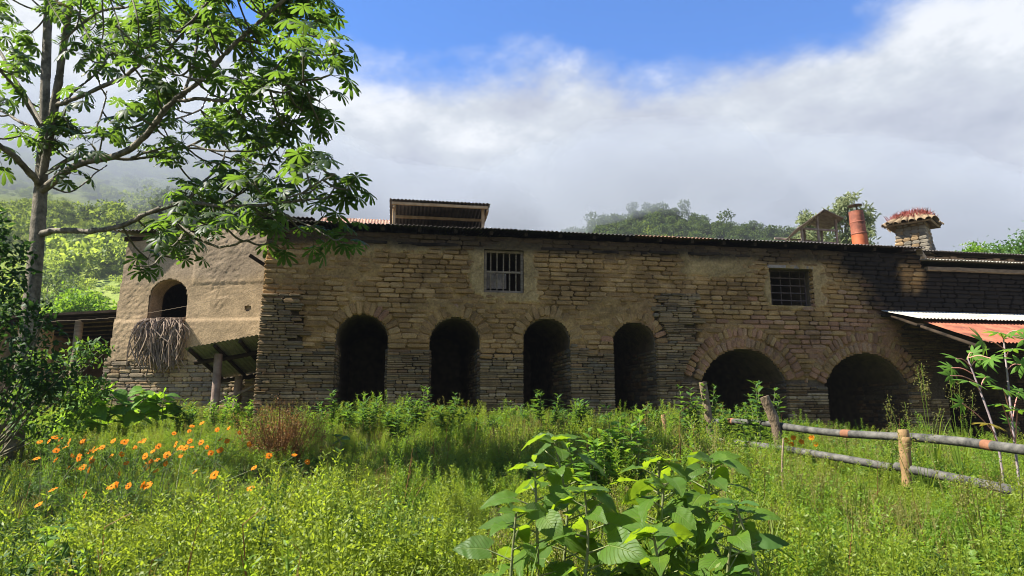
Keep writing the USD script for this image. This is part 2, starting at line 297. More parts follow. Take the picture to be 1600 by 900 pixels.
rings = [r.intersection(sbox(-5, ARCH[i][2] - .02, 20, 9)) for i, r in enumerate(rings)]
surrounds = [sbox(1.42, 3.9, 2.93, 5.02), sbox(8.0, 3.72, 9.55, 4.80)]
frames_ = [sbox(WINS[0][0], WINS[0][2], WINS[0][1], WINS[0][3]), sbox(WINS[1][0], WINS[1][2], WINS[1][1], WINS[1][3])]
blocked = unary_union([openings] + rings + frames_ + [sbox(WINS[0][0] - .2, WINS[0][2] - .04, WINS[0][1] + .2, WINS[0][3] + .08)])
def is_stone(s, z, j=0.0):
    if s < -1.83: return z < 3.79
    if 5.44 < s < 6.36 + j and z < 4.0 and s > 5.44 + max(0, (2.9 - z)) * 0.0: return True
    if s < 6.3: return z < 2.74 + j
    if s < 11.35: return z < 2.22 + j
    return z < 3.45 + j
def spans(z, h):
    """free stretches of the course between z and z + h"""
    strip = sbox(S0 + .005 + .02 * (z - 1) / 3, z + .002, S1, z + h - .002).difference(blocked.buffer(.004))
    line = sbox(S0, z + h * .48, S1, z + h * .52).intersection(outline).difference(blocked)
    return sorted((g.bounds[0], g.bounds[2]) for g in getattr(line, 'geoms', [line]) if not g.is_empty and g.bounds[2] - g.bounds[0] > .05)
bricks, stones = [], []   # (size as seen, mesh, tint)
def place(V, s, y, z):
    dz = .06 * (float(meshkit.noise(np.array([s * .45, z * .5, 3.0]), 5)) - .5) if z < 5.02 else 0
    return V + np.array([s, y, z + dz])
def seen(s, z, w, h): return w * h * (13.6 / (13.6 + s * .165)) ** 2 * (0 if s > 15.1 else 1)
def lay(z, h, kind):
    for a, b in spans(z, h):
        s = a - (rb.uniform(0, .25) if kind == 'brick' else 0)
        s = a
        while s < b - .03:
            if kind == 'brick': w = rb.choice([.21, .26, .34, .37, .40], p=[.15, .2, .25, .25, .15]) + rb.uniform(-.025, .025)
            else: w = float(np.clip(rb.lognormal(-1.32, .5), .09, .75))
            if b - (s + w) < .11: w = b - s
            c = s + w / 2; st = is_stone(c, z + h / 2, .34 * (float(meshkit.noise(np.array([c * 1.7, 1.0, 2.0]), 4)) - .5) + rb.normal() * .03)
            if st == (kind == 'stone'):
                pr = .0
                if kind == 'stone':
                    if c < -1.83 or 5.44 < c < 6.36: pr = .05
                    if rb.random() < .35 and h > .055:
                        h1 = h * rb.uniform(.4, .6); hs = [(z, h1), (z + h1, h - h1)]
                    else: hs = [(z, h)]
                    for z1, hh in hs:
                        g_ = rb.uniform(.006, .02); y = -.045 - pr - abs(rb.normal()) * .014
                        V, F = block(max(.05, w - g_), max(.02, hh - g_ * .8), .16 + pr, rb, .008, .35)
                        t = SLT[rb.integers(len(SLT))] * rb.uniform(.75, 1.15)
                        k_ = rb.uniform(0, .65); t = t * (1 - k_) + np.array([.29, .19, .085]) * k_
                        if c > 6.4: t = t * np.array([.8, .74, .70])
                        if z < 1.9 and rb.random() < .4: t = np.array([.33, .24, .14]) * rb.uniform(.8, 1.1)
                        stones.append((seen(c, z, w, hh), (place(V, c, y, z1 + hh / 2), F), t))
                else:
                    if rb.random() < .012: s += w; continue
                    g_ = rb.uniform(.008, .026); y = -.034 - abs(rb.normal()) * .01 + (.03 if rb.random() < .05 else 0)
                    V, F = block(w - g_, (h - g_ * .9) * rb.uniform(.9, 1.05), .13, rb, .021, .25); an_ = rb.normal() * .012; V = np.stack([V[:, 0] - V[:, 2] * an_, V[:, 1], V[:, 2] + V[:, 0] * an_], 1)
                    red = math.exp(-((c - 10.3) / 1.6) ** 2 - ((z - 3.3) / .75) ** 2) + .8 * math.exp(-((c - 7.4) / 1.4) ** 2 - ((z - 3.0) / .4) ** 2)
                    t = (RED if rb.random() < red * .75 else OCH)[rb.integers(4)] * rb.uniform(.85, 1.12)
                    bricks.append((seen(c, z, w, h), (place(V, c, y, z + h / 2), F), t))
            s += w
z = .62
while z < 4.05:
    h = float(np.clip(rb.normal(.064, .019), .034, .115)); lay(z, h, 'stone'); z += h
z = 2.15
while z < 5.08:
    h = .104 + rb.uniform(-.016, .016); h = min(h, ZT - z); lay(z, h, 'brick'); z += h
# arch rings: one brick long for the narrow arches, two for the wide ones
for i, (a, (poly, (c, cz, R, a0))) in enumerate(zip(ARCH[:6], arches)):
    for ring in range(1 if i < 4 else 2):
        L = .27 if i < 4 else .225; r0 = R + .012 + ring * (L + .01); wid = .125 if i < 4 else .112
        n = max(5, int(2 * a0 * (r0 + L / 2) / wid))
        for k in range(n):
            an = -a0 + (k + .5 + rb.normal() * .10) * 2 * a0 / n; w = 2 * a0 * (r0 + L / 2) / n
            V, F = block(L * rb.uniform(.72, 1.02), w - rb.uniform(.008, .02), .14, rb, .014, .22)
            ca, sa = math.cos(math.pi / 2 - an), math.sin(math.pi / 2 - an)
            V = np.stack([V[:, 0] * ca - V[:, 2] * sa, V[:, 1], V[:, 0] * sa + V[:, 2] * ca], 1)
            t = (RED if rb.random() < (.12 if i < 3 else .3 if i == 3 else .7) else OCH)[rb.integers(4)] * rb.uniform(.85, 1.1)
            bricks.append((seen(c, 3, L, w) * 1.3, (place(V, c + (r0 + L / 2) * math.sin(an), -.036 - abs(rb.normal()) * .008, cz + (r0 + L / 2) * math.cos(an)), F), t))
# stones that face the jambs of the arches, tint darkened for the shade within
for i, a in enumerate(ARCH[:7]):
    for side in (-1, 1):
        if side < 0 and i not in (0, 1): continue
        z = .75; zt = (2.75 if i < 4 else a[2])
        while z < zt:
            h = float(np.clip(rb.normal(.08, .02), .05, .12)); y = .02
            while y < (1.6 if side > 0 else .7):
                w = float(np.clip(rb.lognormal(-1.35, .45), .1, .5)); g_ = rb.uniform(.005, .012)
                V, F = block(w - g_, h - g_, .06, rb, .008, .3)
                # front (-y) turns to face the opening
                V = np.stack([V[:, 1], -V[:, 0], V[:, 2]], 1) if side > 0 else np.stack([-V[:, 1], V[:, 0], V[:, 2]], 1)
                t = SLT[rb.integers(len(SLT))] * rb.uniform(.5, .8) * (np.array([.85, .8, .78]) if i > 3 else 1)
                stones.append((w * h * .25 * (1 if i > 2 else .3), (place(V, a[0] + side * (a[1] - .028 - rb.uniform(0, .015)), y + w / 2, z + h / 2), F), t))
                y += w
            z += h
def pieces(lst, name, rest, mat, parent, most=300):
    lst.sort(key=lambda x: -x[0])
    for _, m, t in lst[:most]: part(parent, name, m, mat, False, t)
    if lst[most:]:
        m = join([x[1] for x in lst[most:]]); t = np.vstack([np.repeat([x[2]], len(x[1][0]), 0) for x in lst[most:]])
        p = part(parent, rest, m, mat, False, t); tag(stage.GetPrimAtPath(p), kind='stuff')
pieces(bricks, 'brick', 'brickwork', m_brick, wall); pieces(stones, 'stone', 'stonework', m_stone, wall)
# mud: a rough skin over the wall; deep between the courses where they are bare, covering them where the render survives
ss, zz = np.arange(S0 + .02, 15.6, .035), np.arange(.7, 5.15, .035)
Sg, Zz = np.meshgrid(ss, zz); P3 = np.stack([Sg, Zz, Sg * 0], -1)
f1, f2, f3 = meshkit.fbm(P3 * [1.1, 1.5, 1], 5, 31), meshkit.fbm(P3 * 7, 4, 33), meshkit.fbm(P3 * 22, 3, 36)
Sq, Zq = Sg + .5 * (meshkit.fbm(P3 * 2.6, 4, 41) - .5), Zz + .4 * (meshkit.fbm(P3 * 2.6, 4, 43) - .5)
def bump_(s0, s1, z0, z1, e=.15): return sstep(s0 - e, s0 + e, Sq) * (1 - sstep(s1 - e, s1 + e, Sq)) * sstep(z0 - e, z0 + e, Zq) * (1 - sstep(z1 - e, z1 + e, Zq))
cover = .26 + 0 * Sg
cover = np.maximum(cover, .62 * bump_(-1.9, 6.0, 2.72, 3.78)); cover = np.maximum(cover, .8 * bump_(2.9, 5.4, 3.35, 3.95, .2)); cover = np.maximum(cover, .60 * bump_(6.2, 11.3, 2.2, 3.5))
cover = np.maximum(cover, .62 * bump_(-2.8, -.3, 3.85, 5.2, .3)); 
pale = np.maximum.reduce([1.0 * bump_(1.45, 2.92, 3.84, 4.98, .05), .95 * bump_(7.95, 9.5, 3.74, 4.86, .06), .95 * bump_(9.0, 10.15, 4.25, 4.95, .2), .8 * bump_(5.9, 8.3, 4.35, 5.0, .3) * (f1 > .5), .9 * bump_(-1.0, 1.2, 4.7, 5.0, .12)])
pale = np.clip(pale * 1.0 + (f1 - .5) * 1.6 * (pale < .999) * (pale > .02), 0, 1); cover = np.maximum(cover, pale)
for (c_, cz0, R_, a0_) in [a[1] for a in arches[:4]]:
    rr = np.hypot(Sg - c_, Zz - cz0); cover = np.where((rr > R_) & (rr < R_ + .33) & (Zz > cz0 + .1) & (f1 > .40), np.minimum(cover, .66), cover)
stone_m = np.vectorize(is_stone)(Sg, Zz); cover[stone_m] = np.minimum(cover[stone_m], .12)
yv = .045 - .088 * np.clip(cover * 1.05 + (f1 - .5) * 1.9 + (f2 - .5) * 1.1, 0, 1.12) - .018 * (f3 - .5)
yv[stone_m] = np.maximum(yv[stone_m], .045)
tint = np.array([.34, .21, .078])[None, None] * (.8 + .5 * (f1 - .3))[..., None]
tint = tint * (1 - pale[..., None] * .9) + np.array([.37, .255, .11]) * pale[..., None] * .9
redm = np.clip(np.exp(-((Sg - 10.3) / 1.7) ** 2 - ((Zz - 3.1) / .8) ** 2) + .7 * np.exp(-((Sg - 7.4) / 1.4) ** 2 - ((Zz - 2.9) / .45) ** 2) + .6 * np.exp(-((Sg - 5.35) / .4) ** 2 - ((Zz - 3.35) / .5) ** 2), 0, .8) * sstep(.35, .6, f1)
tint = tint * (1 - redm[..., None]) + np.array([.33, .175, .09]) * redm[..., None]
tint[stone_m] = np.array([.12, .09, .055])
nz, ns = Sg.shape; qi, qj = np.meshgrid(np.arange(nz - 1), np.arange(ns - 1), indexing='ij')
cs, cz_ = Sg[:-1, :-1] + .0175, Zz[:-1, :-1] + .0175
keep = contains_xy(outline.buffer(-.01), cs.ravel(), cz_.ravel()) & ~contains_xy(openings.buffer(.012), cs.ravel(), cz_.ravel())
q = (qi * ns + qj).ravel()[keep]
Fm = np.vstack([np.stack([q, q + 1, q + ns + 1], 1), np.stack([q, q + ns + 1, q + ns], 1)])
us, inv = np.unique(Fm, return_inverse=True)
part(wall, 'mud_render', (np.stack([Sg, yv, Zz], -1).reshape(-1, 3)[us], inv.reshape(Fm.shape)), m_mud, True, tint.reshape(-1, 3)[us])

# eave: wall plate, corrugated sheets
for s0, s1 in ((-.9, 1.2), (2.95, 5.3), (5.35, 7.7)):
    part(hall, 'wall_plate', beam((s0, .01, 4.93 + rb.uniform(-.02, .02)), (s1, .01, 4.93 + rb.uniform(-.02, .02)), .12, .07, .014), m_darkwood)
def sheet(s0, s1, t0, z0, t1, z1, mat_pts=6, pitch=.085, amp=.013, thick=.006, n=4, sag=0.0, skew=0.0):
    """one corrugated roofing sheet; skew shifts the far end along s"""
    k = int((s1 - s0) / pitch * mat_pts) + 1; x = np.linspace(s0, s1, k); tt = np.linspace(0, 1, n); V = []
    for up in (1, 0):
        for t in tt:
            zz_ = z0 + (z1 - z0) * t - sag * math.sin(math.pi * t) + amp * np.sin((x - s0) / pitch * 2 * math.pi) + up * thick
            V.append(np.stack([x + skew * t, np.full(k, t0 + (t1 - t0) * t), zz_], 1))
    V = np.vstack(V); F = []
    for up in (0, 1):
        for i in range(n - 1):
            a = up * n * k + i * k + np.arange(k - 1); f = np.vstack([np.stack([a, a + 1, a + k + 1], 1), np.stack([a, a + k + 1, a + k], 1)]); F.append(f if up == 0 else f[:, ::-1])
    a = np.arange(k - 1); b = a + n * k; F += [np.stack([a, b, b + 1], 1), np.stack([a, b + 1, a + 1], 1)]
    a = np.arange(k - 1) + (n - 1) * k; b = a + n * k; F += [np.stack([a, b + 1, b], 1), np.stack([a, a + 1, b + 1], 1)]
    for e in (0, k - 1):
        for i in range(n - 1):
            a = i * k + e; b = a + n * k; F.append(np.array([[a, a + k, b + k], [a, b + k, b]]))
    return V, np.vstack(F)
roof_first = None
for k in range(17):
    s0 = S0 - .22 + k * .875; 
    if s0 > 12.0: break
    m = sheet(s0, min(s0 + .9, 12.12), -.2 + rb.uniform(-.03, .03), 5.255 + rb.uniform(0, .012) + .003 * (k % 2), 4.7, 5.86, n=3)
    part(hall, 'roof_sheet', m, m_rustbrown if k in (9, 10) else m_tin, True)
for k in range(20):
    s0 = S0 + .1 + k * .74
    if s0 < 12: part(hall, 'rafter', beam((s0, -.12, 5.2), (s0, 4.4, 5.75), .07, .08), m_darkwood)
# stray roofing over the far left corner
part(hall, 'loose_sheet', sheet(-3.05, -1.7, -.1, 5.36, 1.6, 5.42, n=3), m_tin, True)
part(hall, 'loose_board', beam((-3.0, .1, 5.26), (-1.5, .05, 5.3), .2, .05), m_darkwood)
part(hall, 'timber_peg', beam((-2.95, .25, 4.62), (-2.6, .28, 4.40), .09, .07), m_darkwood)
# higher rusty roof behind on the left
part(hall, 'rusty_roof_sheet', sheet(-2.2, -.3, 4.3, 6.15, 5.6, 6.95, n=2), m_rustbrown, True)
# windows
w0, w1, h0, h1 = WINS[0]
fr = part(hall, 'window', join([bx(w0, w0 + .05, .02, .1, h0, h1), bx(w1 - .05, w1, .02, .1, h0, h1), bx(w0 + .05, w1 - .05, .02, .1, h1 - .05, h1), bx(w0 + .05, w1 - .05, .02, .1, h0, h0 + .045)]), m_timber, label='wooden window with upright bars and a middle rail')
for k in range(5): part(fr, 'window_bar', tube([(w0 + .14 + k * .134, .06, h0 + .04), (w0 + .14 + k * .134 + rb.uniform(-.006, .006), .06, h1 - .04)], .015, 8), m_timber, True)
part(fr, 'window_rail', bx(w0 + .052, w1 - .052, .035, .078, h0 + .42, h0 + .46), m_timber)
part(fr, 'shutter_board', bx(w0 + .055, w0 + .5, .24, .26, h0 + .12, h0 + .46), m_greywood)
w0, w1, h0, h1 = WINS[1]
fr = part(hall, 'window', join([bx(w0, w0 + .03, .2, .23, h0, h1), bx(w1 - .03, w1, .2, .23, h0, h1), bx(w0 + .03, w1 - .03, .2, .23, h1 - .03, h1), bx(w0 + .03, w1 - .03, .2, .23, h0, h0 + .03)]), m_iron, label='window closed by a rusty iron grid')
for k in range(4): part(fr, 'window_bar', tube([(w0 + .14 + k * .24, .215, h0 + .02), (w0 + .14 + k * .24, .215, h1 - .02)], .012, 6), m_iron, True)
for k in range(4): part(fr, 'window_rail', bx(w0 + .031, w1 - .031, .192, .206, h0 + .14 + k * .17, h0 + .165 + k * .17), m_iron)
part(fr, 'lintel', bx(w0 - .06, w1 + .12, -.052, .3, h1 + .003, h1 + .07), m_greywood)

# right-hand range: a lower roof edge, a set back upper wall, and the lean-to below
part(hall, 'upper_wall', bx(12.03, 17.5, 1.2, 1.6, 4.5, 5.44), m_mud, False, (.2, .15, .085))
for k in range(6): part(hall, 'lower_roof_sheet', sheet(12.02 + k * .88, 12.04 + k * .88 + .88, -.22, 4.99 + .003 * (k % 2), 1.19, 5.16, n=2), m_tinpale, True)
for k in range(6): part(hall, 'upper_roof_sheet', sheet(12.4 + k * .85, 12.42 + k * .85 + .85, .95, 5.50 + .003 * (k % 2), 3.0, 5.75, n=2), m_tin, True)
eav = []
for k in range(24):
    s = 12.45 + k * .21; V, F = block(.2, .075, .14, rb, .01, .1); eav.append((0, (place(V, s, 1.08 - .02 * (k % 2), 5.38 - .05 * rb.random()), F), np.array([.30, .2, .12]) * rb.uniform(.7, 1.1)))
pieces(eav, 'eave_tile', 'eave_tiles', m_plain, hall)
part(hall, 'beam_end', beam((12.0, -.02, 5.2), (12.9, .9, 5.28), .13, .14, .01), m_timber)
part(hall, 'wall_plate', beam((12.1, -.05, 4.80), (15.5, -.05, 4.80), .13, .10, .006), m_timber)
lt = part(hall, 'lean_to_post', tube(curve([(12.9, -2.35, .3), (12.93, -2.36, 1.4), (12.9, -2.35, 2.75)], 3), [.13, .12, .12, .12, .12, .11, .11], 10), m_greywood, True)
for k in range(6):
    s0 = 10.85 + k * .8; part(hall, 'lean_to_sheet', sheet(s0, s0 + .83, -1.15, 3.47 + .004 * (k % 2), -.03, 3.785, n=3, skew=.0), m_tinpale, True, label='pale weathered corrugated sheet')
for k in range(6):
    s0 = 11.05 + k * .8; part(hall, 'lean_to_sheet', sheet(s0, s0 + .83, -2.55 + rb.uniform(-.04, .04), 2.83 + .004 * (k % 2), -1.0, 3.43, n=3, sag=.01), m_rust, True, label='rusty orange corrugated sheet')
for k in range(5): part(hall, 'lean_to_rafter', tube([(10.95 + k * 1.1, -.05, 3.70), (10.8 + k * 1.1, -2.62, 2.74)], .035, 7), m_darkwood, True)
for t_, z_ in ((-.1, 3.67), (-1.1, 3.33), (-2.4, 2.75)): part(hall, 'purlin', tube([(10.8, t_, z_), (15.8, t_, z_)], .035, 7), m_darkwood, True)

# roof monitor: a raised tin canopy on posts
V, F = sheet(-.25, 2.06, 1.35, 6.28, 4.0, 5.98, n=3)
mon = part(hall, 'roof_monitor', (V, F), m_tin, True, label='raised corrugated canopy over a roof opening')
for s in (-.14, 1.9):
    for t, zt in ((1.55, 6.2), (3.7, 5.95)): part(mon, 'post', beam((s, t, 5.4), (s, t, zt), .07, .07, .004), m_palewood)
for t, z_ in ((1.42, 6.205), (2.2, 6.11), (3.0, 6.02), (3.8, 5.93)): part(mon, 'purlin', beam((-.2, t, z_), (2.0, t, z_), .06, .065, .003), m_palewood)
for s in (-.15, 2.0): part(mon, 'rafter', beam((s, 1.4, 6.13), (s, 3.95, 5.85), .05, .05), m_palewood)
part(mon, 'back_board', beam((-.2, 1.5, 5.66), (2.0, 1.5, 5.64), .04, .07), m_darkwood)

# little open lantern with a pitched board roof
def slab(a, b, c, d, th):
    P = np.array([a, b, c, d], float); n = np.cross(P[1] - P[0], P[3] - P[0]); n /= np.linalg.norm(n)
    V = np.vstack([P, P - n * th]); return V, np.array([[0, 1, 2], [0, 2, 3], [4, 6, 5], [4, 7, 6], [0, 4, 5], [0, 5, 1], [1, 5, 6], [1, 6, 2], [2, 6, 7], [2, 7, 3], [3, 7, 4], [3, 4, 0]])
R0, R1 = np.array([10.88, 1.75, 6.72]), np.array([11.38, 3.25, 6.76])
L0, L1, Q0, Q1 = np.array([9.98, 1.7, 6.12]), np.array([10.55, 3.3, 6.14]), np.array([11.42, 1.75, 6.50]), np.array([11.92, 3.25, 6.55])
lan = part(hall, 'roof_lantern', tube([R0 + [0, .02, -.06], R1 + [0, -.02, -.06]], .03, 6), m_greywood, True, label='small open lantern with pitched board roof')
for k in range(6):
    f0, f1_ = k / 6 + .004, (k + 1) / 6 - .004
    part(lan, 'roof_board', slab(R0 + (R1 - R0) * f0, R0 + (R1 - R0) * f1_, L0 + (L1 - L0) * f1_, L0 + (L1 - L0) * f0, .018), m_greywood)
    part(lan, 'roof_board', slab(R0 + (R1 - R0) * f1_, R0 + (R1 - R0) * f0, Q0 + (Q1 - Q0) * f0, Q0 + (Q1 - Q0) * f1_, .018), m_greywood)
for s, zt in ((10.25, 6.24), (10.72, 6.55), (11.25, 6.5)):
    for t in (1.95, 3.05): part(lan, 'post', beam((s + (t - 1.75) * .3, t, 5.45), (s + (t - 1.75) * .3, t, zt), .055, .055, .003), m_greywood)
for t in (1.95, 3.05): part(lan, 'tie', beam((10.2, t, 6.22), (11.3, t, 6.2), .04, .05), m_greywood); part(lan, 'tie', beam((10.2, t, 5.86), (11.3, t, 5.86), .04, .05), m_greywood)
# drum flue
dz = 5.55; base = np.array([11.68, 1.55, 0]); lean = np.array([-.06, 0, 1.0])
def dp(z): return base + lean * [(z - 5.7), 0, 1] * [1, 0, 0] + [0, 0, z]
pr_, rr_ = [], []
for z_, r_ in ((5.5, .19), (5.68, .205), (5.7, .19), (6.0, .185), (6.01, .193), (6.03, .193), (6.04, .183), (6.3, .18), (6.31, .188), (6.33, .188), (6.34, .178), (6.62, .172)): pr_.append(dp(z_)); rr_.append(r_)
flue = part(hall, 'drum_flue', tube(pr_[3:], rr_[3:], 20), m_drum, 40, label='chimney pipe of rusted oil drums with round cap')
part(flue, 'drum_foot', tube(pr_[:4], rr_[:4], 20), m_drum2, 40)
part(flue, 'cap_stem', tube([dp(6.6) + [.03, 0, 0], dp(6.80) + [.03, 0, 0]], .014, 6), m_iron); part(flue, 'cap', tube([dp(6.77), dp(6.785), dp(6.82)], [.17, .175, .02], 20), m_iron, 40)
# masonry chimney with tiled hood and red succulents
CC, CA = np.array([13.42, 1.75, 0]), math.radians(38)
def turn(m):
    v, f = m; v = np.asarray(v, float); c, n = math.cos(CA), math.sin(CA); w = v.copy()
    w[:, 0], w[:, 1] = v[:, 0] * c - v[:, 1] * n, v[:, 0] * n + v[:, 1] * c
    return w + CC, f
ch = []
for lvl in range(9):
    z0 = 5.5 + lvl * .098; sh = 1 - lvl * .026; n = 4
    for face in range(4):
        for k in range(n):
            W = .82 * sh; w = W / n; off = (k + .5) * w - W / 2
            V, F = block(w - .003, .097, .12, rb, .016, .2); V = V + [off + .02 * (lvl % 2), -W / 2 - .012 * rb.random(), 0]
            a = face * math.pi / 2; V = V @ np.array([[math.cos(a), math.sin(a), 0], [-math.sin(a), math.cos(a), 0], [0, 0, 1]])
            ch.append((1, turn((V + [0, 0, z0 + .05], F)), (np.array([.30, .21, .115]) if rb.random() < .3 else np.array([.22, .195, .15])) * rb.uniform(.8, 1.15)))
chim = part(hall, 'chimney', turn(bx(-.33, .33, -.33, .33, 5.3, 6.42)), m_core, label='square masonry chimney with tiled hood')
pieces(ch, 'block', 'blocks', m_plain, chim)
m_tile = flat('old_roof_tile', (0.11, 0.075, 0.042), (0.21, 0.15, 0.085), 9, bump=0.5)
def barrel(p0, p1, r, up=True):
    p0, p1 = np.array(p0, float), np.array(p1, float); Fm_ = frame_to(p1 - p0); V, F = [], []; n = 7
    for o, rr in ((p0, r), (p1, r * .85)):
        for kk in (1.0, .82):
            for a in np.linspace(0, math.pi, n): V.append(o + Fm_[:, 0] * math.cos(a) * rr * kk + Fm_[:, 2] * math.sin(a) * rr * kk)
    for j in range(n - 1):
        for a, b, fl in ((0, 2 * n, 0), (n, 3 * n, 1)):
            q_ = [a + j, a + j + 1, b + j + 1, b + j]; q_ = q_[::-1] if fl else q_
            F += [[q_[0], q_[1], q_[2]], [q_[0], q_[2], q_[3]]]
        F += [[j, n + j, n + j + 1], [j, n + j + 1, j + 1], [2 * n + j, 3 * n + j + 1, 3 * n + j], [2 * n + j, 2 * n + j + 1, 3 * n + j + 1]]
    return np.array(V), np.array(F)
hz0, hz1, ho = 6.36, 6.58, .54
hood = []
for face in range(4):
    a = face * math.pi / 2; c, n = math.cos(a), math.sin(a); R_ = np.array([[c, n, 0], [-n, c, 0], [0, 0, 1]])
    v, f = slab((-ho, -ho, hz0), (ho, -ho, hz0), (.22, -.22, hz1), (-.22, -.22, hz1), .045); hood.append((v @ R_, f))
    for k in range(6):
        x = -ho + .09 + k * .185; v, f = barrel((x, -ho - .05, hz0 + .0 + rb.uniform(-.02, .02)), (x * .42, -.24, hz1 + .01), .08); part(chim, 'hood_tile', turn((v @ R_, f)), m_tile, True)
hood.append(bx(-.23, .23, -.23, .23, hz1 - .05, hz1 + .04))
part(chim, 'hood', turn(join(hood)), m_tile)

# ------------------------------------------------------------------ foliage helpers
def leaves(pos, d, nrm, L, W, fold=0.25, tip=True):
    """many small leaves at once: pos, direction, face normal (N x 3), length and width (N); six points each, folded along the rib, drooping at the tip"""
    pos, d, nrm = (np.asarray(x, float) for x in (pos, d, nrm)); N = len(pos); L = np.broadcast_to(L, (N,))[:, None]; W = np.broadcast_to(W, (N,))[:, None]
    d = d / (np.linalg.norm(d, axis=1, keepdims=True) + 1e-9); s = np.cross(d, nrm); s /= np.linalg.norm(s, axis=1, keepdims=True) + 1e-9; u = np.cross(s, d)
    a = pos; b1 = pos + d * L * .38 + s * W * .5 + u * W * fold; b2 = pos + d * L * .38 - s * W * .5 + u * W * fold
    c1 = pos + d * L * .72 + s * W * .33 + u * (W * fold * .6 - L * .05); c2 = pos + d * L * .72 - s * W * .33 + u * (W * fold * .6 - L * .05); e = pos + d * L - u * L * .14
    V = np.stack([a, b1, b2, c1, c2, e], 1).reshape(-1, 3)
    f = np.array([[0, 1, 2], [1, 3, 2], [3, 4, 2], [3, 5, 4]])
    return V, (f[None] + (np.arange(N) * 6)[:, None, None]).reshape(-1, 3)
def bits(pos, d, nrm, L, W):
    """tiny leaves: one diamond each"""
    pos, d, nrm = (np.asarray(x, float) for x in (pos, d, nrm)); N = len(pos); L = np.broadcast_to(L, (N,))[:, None]; W = np.broadcast_to(W, (N,))[:, None]
    d = d / (np.linalg.norm(d, axis=1, keepdims=True) + 1e-9); s = np.cross(d, nrm); s /= np.linalg.norm(s, axis=1, keepdims=True) + 1e-9
    V = np.stack([pos, pos + d * L * .5 + s * W * .5, pos + d * L, pos + d * L * .5 - s * W * .5], 1).reshape(-1, 3)
    return V, (np.array([[0, 1, 2], [0, 2, 3]])[None] + (np.arange(N) * 4)[:, None, None]).reshape(-1, 3)
def rdir(n, r, up=0.0):
    v = r.normal(size=(n, 3)); v[:, 2] += up; return v / np.linalg.norm(v, axis=1, keepdims=True)
def bigleaf(L, W, r, heart=True, droop=.25, fold=.2, wav=.075, holes=False):
    """a broad leaf along +y from its stalk, face up: midrib, two rows either side, drooping tip, wavy edge"""
    n = 12; t = np.linspace(0, 1, n); w = W * .5 * np.clip(np.sin(np.pi * np.clip(t * .92 + .08, 0, 1) ** (.72 if heart else .9)), .02, 1) ** .85 * (1 - .12 * t); w[-1] = .003
    y = L * (t - (.06 if heart else 0)); z = -droop * L * t ** 2.2; V = []
    for i in range(n):
        for k in (-1, -.5, 0, .5, 1):
            yy = y[i] - (.10 * L * (abs(k)) * (t[i] < .1) if heart else 0) - abs(k) * .05 * L * (1 - t[i])
            V.append([k * w[i], yy, z[i] + abs(k) * w[i] * fold - .25 * (k * k) * w[i] * fold + r.normal() * wav * L * .3 * abs(k) + .012 * L * math.sin(t[i] * 26) * (abs(k) == .5)])
    F = []
    for i in range(n - 1):
        for j in range(4):
            a = i * 5 + j; F += [[a, a + 1, a + 6], [a, a + 6, a + 5]]
    return np.array(V), np.array(F), np.array([(k, a_) for a_ in t for k in (-1, -.5, 0, .5, 1)])
def palmate(L, r, lobes=9, spread=5.6, width=.34, droop=.35, pointed=False, rad=1.0):
    """an umbrella leaf: lobes round the stalk's end at the origin, face up (+z), longest towards +y"""
    V = [[0, 0, 0]]; F = []
    an = np.linspace(-spread / 2, spread / 2, lobes)
    for k, a in enumerate(an):
        l = L * (.62 + .38 * math.cos(a / 2) ** 1.2) * r.uniform(.9, 1.06); w = L * width * r.uniform(.85, 1.1); a += r.normal() * .05
        dx, sx = np.array([math.sin(a), math.cos(a)]), np.array([math.cos(a), -math.sin(a)]); dr = droop * r.uniform(.6, 1.4)
        prof = [(.28, .30), (.55, .36), (.78, .22), (1.0, 0)] if pointed else [(.30, .26), (.62, .46), (.86, .42), (1.0, 0)]
        b = len(V); 
        for (t, h) in prof:
            z = -dr * l * t * t
            if h == 0: V.append([*(dx * l * t), z])
            else:
                for sd in (-1, 0, 1): V.append([*(dx * l * t + sx * sd * h * w), z + (0 if sd else .16 * h * w) - abs(sd) * .05 * w])
        F += [[0, b + 1, b], [0, b + 2, b + 1]]
        for i in range(2):
            q = b + 3 * i; F += [[q, q + 1, q + 4], [q, q + 4, q + 3], [q + 1, q + 2, q + 5], [q + 1, q + 5, q + 4]]
        q = b + 6; F += [[q, q + 1, b + 9], [q + 1, q + 2, b + 9]]
    return np.array(V), np.array(F)
def orient(m, pos, out, nrm):
    """put a leaf built along +y with its face up at pos, running towards out, facing nrm"""
    v, f = m[:2]; out = np.asarray(out, float); out = out / np.linalg.norm(out); s = np.cross(out, nrm); s /= np.linalg.norm(s) + 1e-9; u = np.cross(s, out)
    return (v @ np.stack([s, out, u]) + np.asarray(pos), f) + tuple(m[2:])

